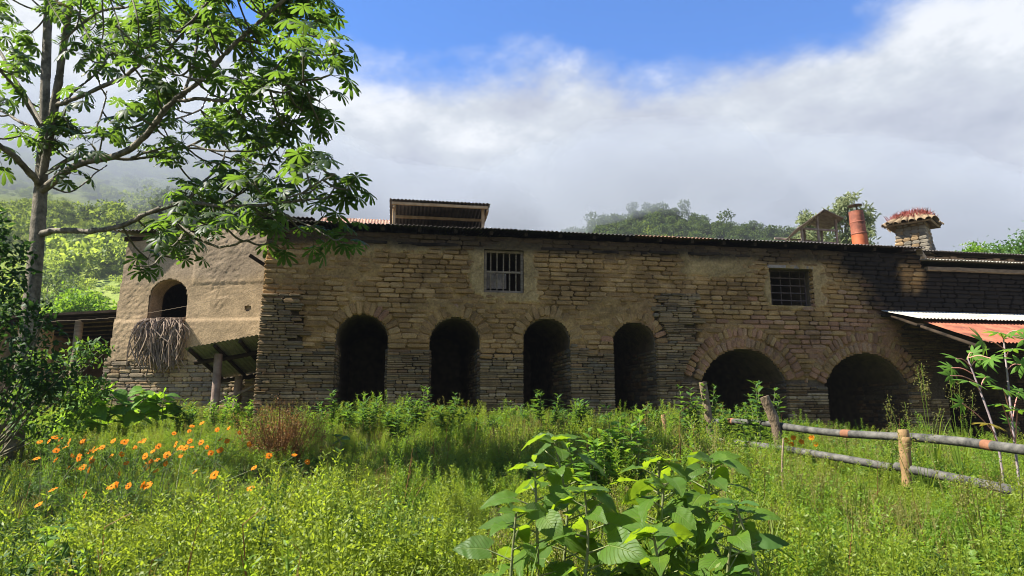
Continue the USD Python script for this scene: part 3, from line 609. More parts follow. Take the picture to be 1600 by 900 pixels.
m_cec = leafmat('cecropia_leaf', (0.022, 0.044, 0.012), (0.045, 0.078, 0.02), .42, (0.16, 0.28, 0.024), rough=.5, spec=.25, nscale=1.6)
m_cecy = leafmat('yellowed_leaf', (0.16, 0.13, 0.02), (0.30, 0.19, 0.025), .4, (0.4, 0.3, 0.03))
m_bark = flat('pale_bark', (0.055, 0.048, 0.03), (0.20, 0.17, 0.12), 13, bump=0.9, dist=.02, stretch=(1, 1, .8), lo=.36, hi=.66)
m_twig = flat('green_twig', (0.06, 0.055, 0.03), (0.11, 0.10, 0.05), 12)
m_broad = leafmat('sapling_leaf', (0.045, 0.105, 0.012), (0.085, 0.155, 0.018), .42, (0.26, 0.44, 0.02), rough=.6, spec=.15, nscale=4)
def veined(name, c, c2, tc, trans=.42):
    n = {'uv': ('uvmap', {'attribute': 'st'}), 's': ('separate_xyz', {}), 'au': ('math', {'math_type': 'absolute'}), 'k': ('math', {'math_type': 'multiply_add', 'value2': -0.34}), 'k2': ('math', {'math_type': 'multiply', 'value2': 9.0}), 'fr': ('math', {'math_type': 'pingpong', 'value2': 0.5}),
         'v1': ('map_range', {'from_min': 0.0, 'from_max': 0.11, 'to_min': 1.0, 'to_max': 0.0, 'clamp': True}), 'v2': ('map_range', {'from_min': 0.02, 'from_max': 0.06, 'to_min': 1.0, 'to_max': 0.0, 'clamp': True}), 'mx': ('math', {'math_type': 'maximum'}),
         'geo': ('geometry', {}), 'nz': ('noise_texture', {'scale': 9.0, 'detail': 5.0}), 'ad': ('math', {'math_type': 'multiply_add', 'value2': 0.55}), 'ad2': ('math', {'math_type': 'add', 'value2': -0.27}), 'r': ('rgb_ramp', {'ramp': [(0.25, c), (0.75, c2)]}), 'rt': ('rgb_ramp', {'ramp': [(0.25, tc), (0.75, (tc[0] * 1.4, tc[1] * 1.1, tc[2]))]}),
         'm': ('mix', {'color2': (0.17, 0.23, 0.06)}), 'mf': ('math', {'math_type': 'multiply', 'value2': 0.6}), 'h': ('math', {'math_type': 'multiply_add', 'value2': -1.0}), 'b': ('bump', {'strength': 0.7, 'distance': 0.006}), 'p': ('principled_bsdf', {'roughness': 0.5, 'specular_ior_level': 0.22}), 't': ('translucent_bsdf', {}), 'mc': ('mix_closure', {'fac': trans}),
         'td': ('mix', {'mix_type': 'multiply', 'color2': (0.45, 0.5, 0.4)})}
    l = [('uv.UV', 's.vector'), ('s.x', 'au.value1'), ('au.value', 'k.value1'), ('s.y', 'k.value3'), ('k.value', 'k2.value1'), ('k2.value', 'fr.value1'), ('fr.value', 'v1.value'), ('au.value', 'v2.value'), ('v1.result', 'mx.value1'), ('v2.result', 'mx.value2'),
         ('geo.position', 'nz.vector'), ('geo.random_per_island', 'ad.value1'), ('nz.fac', 'ad.value3'), ('ad.value', 'ad2.value1'), ('ad2.value', 'r.fac'), ('ad2.value', 'rt.fac'), ('r.color', 'm.color1'), ('mx.value', 'mf.value1'), ('mf.value', 'm.fac'), ('m.color', 'p.base_color'),
         ('mx.value', 'h.value1'), ('nz.fac', 'h.value3'), ('h.value', 'b.height'), ('b.normal', 'p.normal'), ('rt.color', 'td.color1'), ('mf.value', 'td.fac'), ('td.color', 't.color'), ('p.BSDF', 'mc.closure1'), ('t.BSDF', 'mc.closure2')]
    return M(stage, '/World/Looks/' + name, n, l, surface='mc.closure')
m_vein = veined('veined_leaf', (0.055, 0.115, 0.010), (0.13, 0.195, 0.016), (0.31, 0.46, 0.015))
m_vein2 = veined('dull_veined_leaf', (0.045, 0.095, 0.014), (0.10, 0.155, 0.022), (0.28, 0.42, 0.02), .4)
m_stem = flat('green_stem', (0.10, 0.14, 0.05), (0.16, 0.15, 0.07), 12)
m_nettle = leafmat('nettle_leaf', (0.045, 0.10, 0.02), (0.08, 0.15, 0.03), .35, (0.2, 0.34, 0.03))
m_lime = leafmat('lime_leaf', (0.085, 0.17, 0.02), (0.13, 0.22, 0.03), .4, (0.28, 0.46, 0.03))
m_weedA = leafmat('weed_leaf', (0.125, 0.17, 0.016), (0.225, 0.24, 0.032), .40, (0.40, 0.50, 0.03), nscale=1.1, spec=.25, rough=.5)
m_weedB = leafmat('fresh_weed_leaf', (0.09, 0.16, 0.015), (0.18, 0.23, 0.025), .40, (0.34, 0.49, 0.025), nscale=1.1, spec=.25, rough=.5)
m_weedC = leafmat('dry_weed', (0.14, 0.14, 0.04), (0.23, 0.19, 0.08), .3, nscale=.9)
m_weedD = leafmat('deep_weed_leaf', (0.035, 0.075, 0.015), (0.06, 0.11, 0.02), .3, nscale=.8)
m_grass = leafmat('grass_blade', (0.10, 0.16, 0.02), (0.18, 0.215, 0.035), .4, (.36, .46, .03), nscale=1.0)
m_dry = leafmat('dry_shrub', (0.17, 0.09, 0.035), (0.30, 0.16, 0.06), .3, (0.4, 0.2, 0.06), nscale=3)
m_petal = leafmat('orange_petal', (0.62, 0.17, 0.004), (0.70, 0.235, 0.006), .25, (0.7, 0.2, 0.006), rough=.8, spec=.1)
m_disc = flat('flower_disc', (0.35, 0.18, 0.01), (0.5, 0.28, 0.02), 40)
m_shaded = leafmat('shaded_glossy_leaf', (0.018, 0.045, 0.012), (0.04, 0.085, 0.018), .25, (0.06, 0.14, 0.02), rough=.55, nscale=2, spec=.12)  # leaf colour darkened in place of shade from beyond the frame
m_castor = leafmat('castor_leaf', (0.075, 0.16, 0.02), (0.11, 0.21, 0.03), .4, (0.26, 0.45, 0.03), nscale=3)
m_mauve = flat('mauve_stem', (0.16, 0.125, 0.13), (0.27, 0.22, 0.215), 9)
m_pink = flat('pink_stalk', (0.40, 0.16, 0.13), (0.48, 0.24, 0.18), 9)
m_gum = leafmat('gum_leaf', (0.13, 0.155, 0.075), (0.22, 0.24, 0.13), .35, (0.3, 0.34, 0.15), nscale=.5)
m_treeg = leafmat('forest_leaf', (0.055, 0.09, 0.026), (0.12, 0.165, 0.04), .4, nscale=.06)
m_bushg = leafmat('hill_bush_leaf', (0.12, 0.175, 0.03), (0.24, 0.285, 0.055), .45, (.38, .48, .06), nscale=.035)
m_round = leafmat('round_tree_leaf', (0.045, 0.10, 0.02), (0.09, 0.16, 0.03), .3, nscale=.6)

# ------------------------------------------------------------------ plastered building on the left
TY = 15.6
tower = thing('plastered_building', 'tall pale mud plastered building with one arched upper opening', 'building', (0, TY, 0))
TX0, TX1, TZ = -9.36, -4.4, 5.75
topn = Polygon([(-8.44, 3.5)] + [(-7.98 + .46 * math.cos(a), 4.17 + .40 * math.sin(a)) for a in np.linspace(math.pi, 0, 16)] + [(-7.52, 3.5)])
tout = Polygon([(TX0 - .1, .8), (TX1, .8), (TX1, TZ), (-9.12, TZ - .1)])
tm = trimesh.creation.extrude_polygon(tout.difference(topn), .55, engine='earcut'); v, f = mk(tm); v = np.stack([v[:, 0], v[:, 2] + .03, v[:, 1]], 1)
TS = .13                                                    # the wall is turned a little towards the left
def tw(v): v = np.array(v, float); v[:, 1] -= (v[:, 0] + 7.5) * TS; return v
facade = part(tower, 'facade', (tw(v), f[:, ::-1]), m_plain, False, (.34, .24, .14))
part(tower, 'side_walls', join([bx(-9.2, -9.0, .6, 4.5, .8, 5.4), bx(-9.2, -4.4, 4.5, 4.7, .8, 5.4), bx(-4.6, -4.4, .6, 4.5, .8, 5.4), bx(-9.2, -4.4, .6, 4.6, 5.3, 5.45)]), m_core)
xs, zs = np.arange(TX0 - .12, TX1, .03), np.arange(.9, TZ, .03); Sx, Sz = np.meshgrid(xs, zs); P3 = np.stack([Sx, Sz, Sx * 0], -1)
t1, t2, t3 = meshkit.fbm(P3 * .9, 4, 51), meshkit.fbm(P3 * [5, 7, 1], 4, 52), meshkit.fbm(P3 * [16, 22, 1], 3, 53)
rough_ = .35 + .65 * sstep(.5, .62, t1)
band = .022 * sstep(3.62, 3.58, Sz) + .014 * sstep(4.42, 4.46, Sz) * (Sx > -7.4)
yy = -.015 - band - .006 * (t2 - .5) * rough_ - .02 * (t3 - .5) * rough_ - .008 * np.clip(np.sin(Sz / .135 * 2 * math.pi) * .3, 0, 1) * sstep(.45, .6, t1)
tt = np.array([.49, .36, .215])[None, None] * (.86 + .3 * t1)[..., None]; gr = sstep(4.4, 4.7, Sz + .5 * (t1 - .5))[..., None]
tt = tt * (1 - .55 * gr) + np.array([.36, .285, .21]) * .55 * gr  # greyer top: partly shade of the roof overhang put into the plaster colour
spot = (np.hypot(Sx + 6.03, Sz - 3.83) < .075)
kx, kz = np.meshgrid(np.arange(len(xs) - 1), np.arange(len(zs) - 1)); q = (kz * len(xs) + kx).ravel(); cx, cz2 = (Sx[:-1, :-1] + .015).ravel(), (Sz[:-1, :-1] + .015).ravel()
low = cz2 > 2.62 + .12 * (meshkit.noise(np.stack([cx * 2, cx * 0, cx * 0], -1), 7) - .5) * 2
ok = contains_xy(tout.buffer(-.005), cx, cz2) & ~contains_xy(topn.buffer(.01), cx, cz2) & low & ~spot[:-1, :-1].ravel(); q = q[ok]; w_ = len(xs)
Fp = np.vstack([np.stack([q, q + 1, q + w_ + 1], 1), np.stack([q, q + w_ + 1, q + w_], 1)]); us, inv = np.unique(Fp, return_inverse=True)
part(facade, 'plaster', (tw(np.stack([Sx, yy, Sz], -1).reshape(-1, 3)[us]), inv.reshape(Fp.shape)), m_plain, True, tt.reshape(-1, 3)[us])
tst = []; z = 1.5
while z < 2.72:
    h = float(np.clip(rb.normal(.085, .025), .05, .14)); x = TX0 - .08
    while x < -5.2:
        w = float(np.clip(rb.lognormal(-1.4, .5), .1, .5)); V, F = block(w - .012, h - .01, .12, rb, .012, .35)
        tst.append((w * h, (tw(place(V, x + w / 2, -.02 - abs(rb.normal()) * .014, z + h / 2)), F), np.array([(.36, .27, .16), (.40, .30, .17), (.30, .24, .16), (.26, .21, .15), (.40, .27, .15)][rb.integers(5)]) * rb.uniform(.8, 1.1))); x += w
    z += h
pieces(tst, 'stone', 'stonework', m_plain, facade)
part(tower, 'roof_sheet', sheet(-9.42, -4.2, -.06, 5.72, 4.8, 6.3, n=2), m_tin, True)
part(tower, 'eave_beam', beam((-9.2, .2, 5.56), (-4.4, .2, 5.60), .1, .1, .01), m_darkwood)
# dry stalks hanging out of the opening
V_ = []
rs = np.random.default_rng(77)
for k in range(330):
    x0 = -7.98 + rs.uniform(-.47, .47); ln = rs.uniform(.4, 1.22) * (1 - .3 * abs(x0 + 7.98)); sw = rs.normal() * .12
    p0 = np.array([x0, .3, 3.52 + rs.uniform(0, .16)]); p1 = np.array([x0 + rs.normal() * .04, -.06 - rs.uniform(0, .14), 3.52 + rs.uniform(0, .12)])
    p2 = p1 + [sw * .5 + rs.normal() * .13, -.05 - rs.uniform(0, .12), -ln * .45]; p3 = p1 + [sw + rs.normal() * .1, -.02 - rs.uniform(0, .08), -ln]
    V_.append(tube(curve([p0, p1, p2, p3], 2), [rs.uniform(.006, .019)] * 7, 4))
hs = join(V_); m_straw = flat('dry_stalks', (0.05, 0.034, 0.026), (0.36, 0.27, 0.19), 5, stretch=(7, 7, 1), bump=.4, lo=.3, hi=.68)
st = thing('dry_stalks', 'heap of dry grey stalks hanging out of the arched opening', 'dry stalks', (0, TY, 0)); part(st, 'stalk_heap', (tw(hs[0]), hs[1]), m_straw, False); tag(stage.GetPrimAtPath(st + '/stalk_heap'), kind='stuff')

# lean-to shelter between the two buildings
shl = thing('tin_shelter', 'small sloping tin shelter on round posts between the two buildings', 'shelter')
SA, SB, SC, SD = np.array([-6.43, 13.4, 2.76]), np.array([-4.75, 13.4, 3.06]), np.array([-6.53, 15.35, 2.25]), np.array([-4.85, 15.35, 2.55])
for k in range(3):
    a0, a1 = k / 3, (k + 1) / 3 + .02; pa, pb, pc, pd = SA + (SB - SA) * a0, SA + (SB - SA) * a1, SC + (SD - SC) * a0, SC + (SD - SC) * a1
    n = 40; V, F = [], []
    for up in (.006, 0):
        for i in range(5):
            for j in range(n):
                p = (pa + (pb - pa) * j / (n - 1)) * (1 - i / 4) + (pc + (pd - pc) * j / (n - 1)) * i / 4; V.append(p + [0, 0, up + .004 * k + .010 * math.sin(j / (n - 1) * 2 * math.pi * 7)])
    for l in (0, 1):
        for i in range(4):
            for j in range(n - 1):
                a = l * 5 * n + i * n + j; t = [[a, a + n, a + n + 1], [a, a + n + 1, a + 1]]; F += t if l else [x[::-1] for x in t]
    part(shl, 'roof_sheet', (np.array(V), np.array(F)), m_greytin, True)
for k in range(4): a0 = .06 + k * .29; part(shl, 'rafter', beam(SA + (SB - SA) * a0 + [0, .02, -.05], SC + (SD - SC) * a0 + [0, -.02, -.05], .06, .06, .004), m_darkwood)
for b_ in (.28, .93): part(shl, 'purlin', tube(curve([SA + (SC - SA) * b_ + [0, 0, -.1], (SA + SB) / 2 + (SC - SA) * b_ + [0, 0, -.13], SB + (SC - SA) * b_ + [0, 0, -.1]], 4), .045, 8), m_darkwood, True)
m_post = flat('weathered_post', (0.14, 0.095, 0.075), (0.26, 0.19, 0.15), 7, bump=.5)
part(shl, 'post', tube(curve([(-5.93, 13.75, 1.0), (-5.9, 13.75, 1.7), (-5.9, 13.75, 2.68)], 3), [.088, .085, .085, .083, .08, .08, .08], 12), m_post, True)
part(shl, 'post', tube([(-5.98, 15.0, 1.0), (-5.95, 15.0, 2.3)], .085, 12), m_post, True)
part(shl, 'brace', beam((-6.3, 14.5, 1.62), (-5.2, 14.8, 2.25), .05, .05), m_greywood)

wr = thing('overhead_wire', 'thin sagging wire strung across the plastered wall below the arched opening', 'wire')
part(wr, 'strand', tube(curve([at(62, 503, 15.0), at(180, 496, 15.0), at(298, 477, 15.0), at(420, 448, 15.0)], 6), .0035, 4), m_timber)
# low tiled outbuilding beyond
lowb = thing('low_outbuilding', 'low brown roofed outbuilding with open front behind the tree trunk', 'building')
part(lowb, 'roof', slab((-13.6, 17.4, 3.92), (-9.9, 17.4, 4.12), (-9.9, 21.5, 3.78), (-13.6, 21.5, 3.62), .07), m_darkwood)
for k in range(7): part(lowb, 'roof_batten', beam((-13.5, 17.7 + k * .55, 3.80 - k * .035), (-9.95, 17.7 + k * .55, 4.0 - k * .035), .07, .06), m_timber)
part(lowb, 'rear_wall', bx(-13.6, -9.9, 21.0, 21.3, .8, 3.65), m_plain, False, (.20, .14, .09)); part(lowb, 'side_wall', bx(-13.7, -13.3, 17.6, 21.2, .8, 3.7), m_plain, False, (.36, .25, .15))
part(lowb, 'pillar', bx(-12.9, -12.25, 17.75, 18.2, .8, 3.68), m_plain, False, (.42, .28, .16)); part(lowb, 'post', tube([(-11.25, 17.6, .8), (-11.22, 17.6, 3.85)], .1, 9), m_timber, True); part(lowb, 'cross_beam', beam((-13.4, 17.6, 3.74), (-9.95, 17.6, 3.93), .12, .12), m_darkwood)

# ------------------------------------------------------------------ fence of pipe rails
m_pipe = flat('grey_pipe', (0.03, 0.03, 0.027), (0.11, 0.105, 0.09), 9, rough=.75, bump=.5, spec=.2); m_band = flat('rust_band', (0.14, 0.06, 0.03), (0.22, 0.10, 0.05), 9)
m_log = flat('rough_log', (0.07, 0.05, 0.03), (0.22, 0.16, 0.10), 10, bump=1.0, dist=.03, stretch=(1, 1, .35)); m_bamboo = flat('yellow_bamboo', (0.17, 0.10, 0.04), (0.27, 0.175, 0.08), 6)
def pt(a): return np.array(at(*a))
fen = thing('pipe_fence', 'two rail fence of grey pipes with rusty bands', 'fence')
up = [pt((1112, 658, 11.0)), pt((1160, 659, 10.2)), pt((1218, 664, 9.45))]
part(fen, 'rail', tube(curve(up, 5), .042, 12), m_pipe, True)
up2 = [pt((1219, 666, 9.4)), pt((1300, 676, 8.6)), pt((1414, 683, 7.7))]; part(fen, 'rail', tube(curve(up2, 6), [.05] * 2 + [.045] * 11, 12), m_pipe, True)
up3 = [pt((1424, 683, 7.66)), pt((1500, 690, 7.05)), pt((1600, 703, 6.3)), pt((1720, 716, 5.6))]; part(fen, 'rail', tube(curve(up3, 5), .047, 12), m_pipe, True)
lo1 = [pt((1108, 686, 11.0)), pt((1200, 698, 9.5)), pt((1290, 712, 8.6)), pt((1392, 730, 7.8))]; part(fen, 'rail', tube(curve(lo1, 5), .045, 12), m_pipe, True)
lo2 = [pt((1400, 729, 7.7)), pt((1490, 747, 7.05)), pt((1600, 770, 6.3)), pt((1720, 795, 5.6))]; part(fen, 'rail', tube(curve(lo2, 5), .047, 12), m_pipe, True)
for c0, k in ((curve(up, 5), 3), (curve(up3, 5), 7), (curve(up2, 6), 7)):
    p0, p1 = c0[k], c0[k] + (c0[k + 1] - c0[k]) / np.linalg.norm(c0[k + 1] - c0[k]) * .11
    part(fen, 'pipe_band', tube([p0, p1], .050, 12), m_band, True)
def logpost(name, label, pts, r, mat, stump=True):
    t = thing(name, label, 'fence post'); c = curve(pts, 7); n = len(c)
    rr = r * (1 + .04 * np.sin(np.arange(n) * 1.7) + rng.normal(size=n) * .03); v, f = tube(c, rr, 14)
    v += .25 * r * (meshkit.fbm(v * [14, 14, 4], 3, 5)[:, None] - .5) * (v - v.mean(0)) / (np.linalg.norm(v - v.mean(0), axis=1, keepdims=True) + .01)
    part(t, 'trunk', (v, f), mat, 50); return t
logpost('log_post', 'rough grey log post leaning left, farthest of the fence logs', [pt((1114, 700, 10.95)), pt((1106, 645, 10.95)), pt((1098, 597, 10.95))], .06, m_log)
logpost('log_post', 'rough brown log post leaning left between the two wide arches', [pt((1222, 720, 9.35)), pt((1211, 662, 9.35)), pt((1194, 620, 9.35))], .065, m_log)
bam = logpost('bamboo_post', 'short yellow bamboo post carrying the pipe rails', [pt((1418, 760, 7.55)), pt((1414, 705, 7.55)), pt((1411, 671, 7.55))], .055, m_bamboo)
part(bam, 'collar', tube([pt((1414, 690, 7.55)) - [0, 0, .04], pt((1414, 690, 7.55)) + [0, 0, .05]], .061, 12), m_bamboo, True)
logpost('stub_post', 'thin reddish broken stub post beside the fourth arch', [pt((1041, 700, 11.3)), pt((1039, 670, 11.3)), pt((1036, 648, 11.3))], .035, flat('red_stub', (0.25, 0.12, 0.07), (0.36, 0.2, 0.12), 8))
tg = thing('dead_stick', 'thin dry upright stick standing in the weeds before the fence', 'stick'); part(tg, 'stick', tube(curve([pt((1228, 800, 6.5)), pt((1222, 740, 6.5)), pt((1224, 685, 6.5))], 4), .009, 6), m_timber, True)

# ------------------------------------------------------------------ the big umbrella-leaved tree
rt = np.random.default_rng(42)
tree = thing('umbrella_leaf_tree', 'tall slender tree with pale trunk and umbrella shaped leaves', 'tree')
TY0 = 8.5
def P(px, py, dy=0.0): return np.array(at(px, py, TY0 + dy))
trunk = [P(8, 780, .1), P(22, 690), P(38, 570), P(50, 460), P(58, 370), P(64, 290, .05), P(68, 200, .1), P(72, 100, .1), P(76, 0, .1), P(80, -140, .1), P(86, -300, .2)]
tc_ = curve(trunk, 6); tr = np.interp(np.arange(len(tc_)), np.arange(len(trunk)) * 6, [.118, .109, .10, .092, .086, .08, .06, .058, .05, .038, .018])
v, f = tube(tc_, tr, 16); v = v + .012 * (meshkit.fbm(v * 9, 3, 4)[:, None] - .5)
trk = part(tree, 'trunk', (v, f), m_bark, True)
BR = [  # (measured run of the limb with its depth from the trunk, thickness at both ends)
 ([(64, 295, 0), (80, 200, -.15), (95, 95, -.3), (108, 0, -.4), (122, -140, -.5), (140, -280, -.5)], .075, .03),
 ([(58, 368, 0), (95, 361, -.15), (150, 361, -.35), (200, 350, -.55), (242, 331, -.7), (290, 318, -.8), (352, 322, -1.0), (420, 316, -1.2), (505, 308, -1.4)], .052, .014),
 ([(242, 331, -.7), (290, 312, -.4), (312, 288, -.2), (336, 262, 0), (350, 235, .2)], .03, .012),
 ([(250, 333, -.7), (292, 358, -1.0), (332, 386, -1.3), (372, 387, -1.5), (400, 378, -1.6)], .026, .01),
 ([(294, 358, -1.0), (265, 388, -1.2), (238, 413, -1.4), (210, 412, -1.6)], .018, .009),
 ([(372, 333, -1.0), (330, 350, -1.1), (296, 358, -1.1)], .014, .01),
 ([(66, 298, 0), (118, 256, -.3), (190, 238, -.6), (240, 202, -.8), (275, 157, -.9), (330, 115, -1.0), (375, 63, -1.0), (445, 0, -1.1), (500, -60, -1.1)], .062, .018),
 ([(275, 157, -.9), (360, 158, -1.3), (402, 135, -1.5), (440, 100, -1.7), (462, 70, -1.8)], .028, .012),
 ([(402, 135, -1.5), (450, 142, -1.7), (482, 125, -1.9)], .016, .01),
 ([(290, 140, -.9), (302, 90, -.6), (313, 20, -.4), (318, -50, -.3)], .026, .014),
 ([(375, 63, -1.0), (420, 68, -.7), (464, 42, -.5)], .018, .01),
 ([(66, 275, 0), (130, 241, .3), (205, 246, .6), (290, 226, .9), (346, 196, 1.1), (378, 165, 1.3)], .036, .012),
 ([(205, 246, .6), (270, 232, .2), (340, 240, 0), (400, 238, -.2), (470, 214, -.4)], .02, .011),
 ([(300, 226, .9), (370, 250, .8), (425, 262, .6)], .018, .01),
 ([(64, 290, 0), (40, 268, -.3), (0, 232, -.7), (-60, 190, -1.1), (-120, 160, -1.4)], .055, .03),
 ([(66, 195, 0), (30, 132, .4), (0, 76, .8), (-50, 0, 1.2)], .036, .018),
 ([(62, 205, 0), (30, 186, .2), (0, 170, .5), (-60, 150, .9)], .03, .015),
 ([(64, 200, 0), (30, 145, -.3), (0, 108, -.6), (-40, 60, -1)], .03, .015),
 ([(86, 165, -.2), (130, 146, -.5), (200, 115, -.8), (232, 86, -1.0), (262, 74, -1.1), (330, -10, -1.3)], .036, .015),
 ([(100, 158, -.3), (146, 120, -.1), (168, 94, 0), (180, 50, .2)], .02, .01),
 ([(110, 212, .2), (150, 200, .4), (168, 165, .5), (174, 140, .5)], .018, .01),
 ([(232, 86, -1.0), (270, 110, -1.3), (320, 122, -1.6)], .016, .01),
 ([(200, 200, .3), (255, 192, .5), (310, 175, .9), (330, 150, 1.1)], .02, .01),
 ([(420, 316, -1.2), (470, 300, -1.5), (522, 268, -1.8)], .015, .009),
 ([(420, 318, -1.2), (465, 342, -1.4), (512, 368, -1.6)], .015, .009),
 ([(346, 322, -1.0), (388, 290, -.9), (420, 255, -.8), (440, 225, -.7)], .018, .01),
 ([(100, 60, -.3), (150, 20, -.6), (230, 5, -.9), (280, -30, -1)], .026, .012),
 ([(76, 20, .1), (120, -40, .6), (190, -90, 1.0), (280, -120, 1.3)], .03, .012),
 ([(64, 285, .05), (110, 300, .5), (150, 270, .9), (165, 262, 1.1)], .016, .009),
]
nodes = []
for pts, r0, r1 in BR:
    c = curve([P(*p) for p in pts], 6); n = len(c); c = c + np.cumsum(rt.normal(size=c.shape) * .006, 0) * (np.arange(n) > 1)[:, None]; part(tree, 'branch', tube(c, np.linspace(r0 * .78, r1 * .85, n) * (1 + .08 * rt.normal(size=n)), 8 if r0 > .03 else 6), m_bark, True)
    for k in range(n): nodes.append((c[k], k / (n - 1)))
NP = np.array([x[0] for x in nodes]); 
region = unary_union([Polygon(p) for p in (
    [(275, 240), (300, 60), (270, -80), (470, -80), (505, 10), (528, 100), (520, 150), (470, 210), (500, 250), (540, 268), (530, 330), (500, 375), (470, 372), (425, 345), (330, 300)],
    [(110, 0), (300, -60), (300, 160), (230, 140), (160, 110), (120, 60)], [(180, 368), (230, 340), (300, 345), (395, 365), (405, 376), (300, 380), (258, 388), (195, 388)],
    [(-90, -60), (60, -60), (60, 40), (30, 140), (40, 210), (-90, 215)], [(95, 180), (180, 120), (290, 150), (280, 235), (180, 270), (120, 285), (100, 260)], [(240, 285), (300, 260), (420, 250), (430, 330), (330, 345), (260, 310)])])
minx, miny, maxx, maxy = region.bounds; tips = []
for _ in range(9000):
    x, y = rt.uniform(minx, maxx), rt.uniform(miny, maxy)
    if region.contains(Point(x, y)) and all((x - a) ** 2 + (y - b) ** 2 > (25 if x > 250 else 31) ** 2 for a, b in tips): tips.append((x, y))
cleaves, pet, twg = [], [], []
for (x, y) in tips:
    dd = np.array(at(x, y, TY0)) - [0, 0, EYE]; dd = dd / dd[1]; best = None
    rel = NP - [0, 0, EYE]; dep = rel[:, 1] + rt.normal(size=len(rel)) * .35; tgt = dd[None] * dep[:, None]; dist = np.linalg.norm(tgt - rel, axis=1); k = int(np.argmin(dist))
    if dist[k] > 1.1: continue
    tip = tgt[k] + [0, 0, EYE] + rt.normal(size=3) * [.05, .35, .05]; src = NP[k]; ax = tip - src; ln = np.linalg.norm(ax)
    if ln < .12: tip = src + np.array([.1, 0, .1]); ax = tip - src; ln = np.linalg.norm(ax)
    mid = (src + tip) / 2 + np.array([0, 0, -.08 * ln]); twg.append(tube(curve([src, mid, tip], 3), np.linspace(.013, .010, 7), 5))
    ax = ax / ln + [0, 0, .55]; ax /= np.linalg.norm(ax); nl = rt.integers(5, 9); ph = rt.uniform(0, 6.28); Fm_ = frame_to(ax)
    for j in range(nl):
        a = ph + j * 2.4; rad_ = Fm_[:, 0] * math.cos(a) + Fm_[:, 2] * math.sin(a); o = rad_ * rt.uniform(.6, 1.1) + ax * rt.uniform(.25, .9) + [0, 0, .1]; o /= np.linalg.norm(o)
        pl = rt.uniform(.13, .27); c = tip + o * pl - [0, 0, .03]; pet.append(tube([tip, tip + o * pl * .6, c], [.004, .0035, .003], 3, False))
        nrm = np.array([0, 0, 1.0]) + o * .55 + rt.normal(size=3) * .22; nrm /= np.linalg.norm(nrm); out = o - nrm * (o @ nrm) + rt.normal(size=3) * .05
        L = rt.uniform(.115, .185); cleaves.append((L * L * (1 if y > -20 and x > -10 else .05), orient(palmate(L, rt, int(rt.integers(8, 11)), 5.7, .31, rt.uniform(.15, .6)), c, out, nrm), rt.random()))
part(tree, 'twigs', join(twg), m_twig, True); part(tree, 'leaf_stalks', join(pet), m_twig)
for n_ in ('twigs', 'leaf_stalks'): tag(stage.GetPrimAtPath(f'{tree}/{n_}'), kind='stuff')
cleaves.sort(key=lambda x: -x[0])
for _, m, k in cleaves[:300]: part(tree, 'leaf', m, m_cecy if k < .008 else m_cec, True)
p = part(tree, 'foliage', join([x[1] for x in cleaves[300:]]), m_cec, True); tag(stage.GetPrimAtPath(p), kind='stuff')

# a feathery-leaved tree just outside the frame that hangs a few sprays into it
fea = thing('feather_leaf_tree', 'feathery leaved tree whose small paired leaflets hang in at the top', 'tree')
ft = curve([(-5.3, 4.6, .3), (-5.2, 4.7, 3), (-4.6, 4.9, 5.2), (-3.9, 5.0, 6.2)], 5); part(fea, 'trunk', tube(ft, np.linspace(.11, .035, len(ft)), 10), m_bark, True)
fl = []; spr = []
F5 = lambda x, y, d=0: np.array(at(x, y, 5.1 + d))
for pts in ([(30, -90), (110, -40), (150, 30), (125, 60)], [(150, -60), (180, 20), (200, 75), (235, 95)], [(190, -50), (215, 30), (210, 80), (175, 100)], [(130, -30), (120, 40), (90, 70)], [(210, -60), (245, 0), (250, 60)], [(50, -60), (75, 0), (100, 40)], [(160, 0), (160, 60), (140, 85)], [(120, 20), (150, 70), (195, 60)], [(180, 40), (225, 75), (262, 50)]):
    c = curve([F5(x, y, rt.normal() * .15) for x, y in pts], 14); spr.append(tube(c, np.linspace(.008, .003, len(c)), 5))
    for k in range(8, len(c)):
        t = c[min(k + 1, len(c) - 1)] - c[k - 1]; s = np.cross(t, [0, 1, .4]); s /= np.linalg.norm(s)
        for sd in (-1, 1): fl.append((c[k], s * sd + t * 1.2 / (np.linalg.norm(t) + 1e-6) * .4, rt.normal(size=3) * .3 + [0, -.3, 1]))
spr.append(tube(curve([ft[-1], F5(60, -140), F5(150, -60), F5(210, -60)], 5), .012, 6)); spr.append(tube(curve([ft[-3], F5(-40, -120), F5(50, -60)], 5), .012, 6))
part(fea, 'sprays', join(spr), m_twig, True); fl_ = [np.array([x[k] for x in fl]) for k in range(3)]
p = part(fea, 'leaflets', leaves(*fl_, rt.uniform(.06, .08, len(fl)), .026, .1), m_treeg if False else m_nettle, True); tag(stage.GetPrimAtPath(p), kind='stuff')

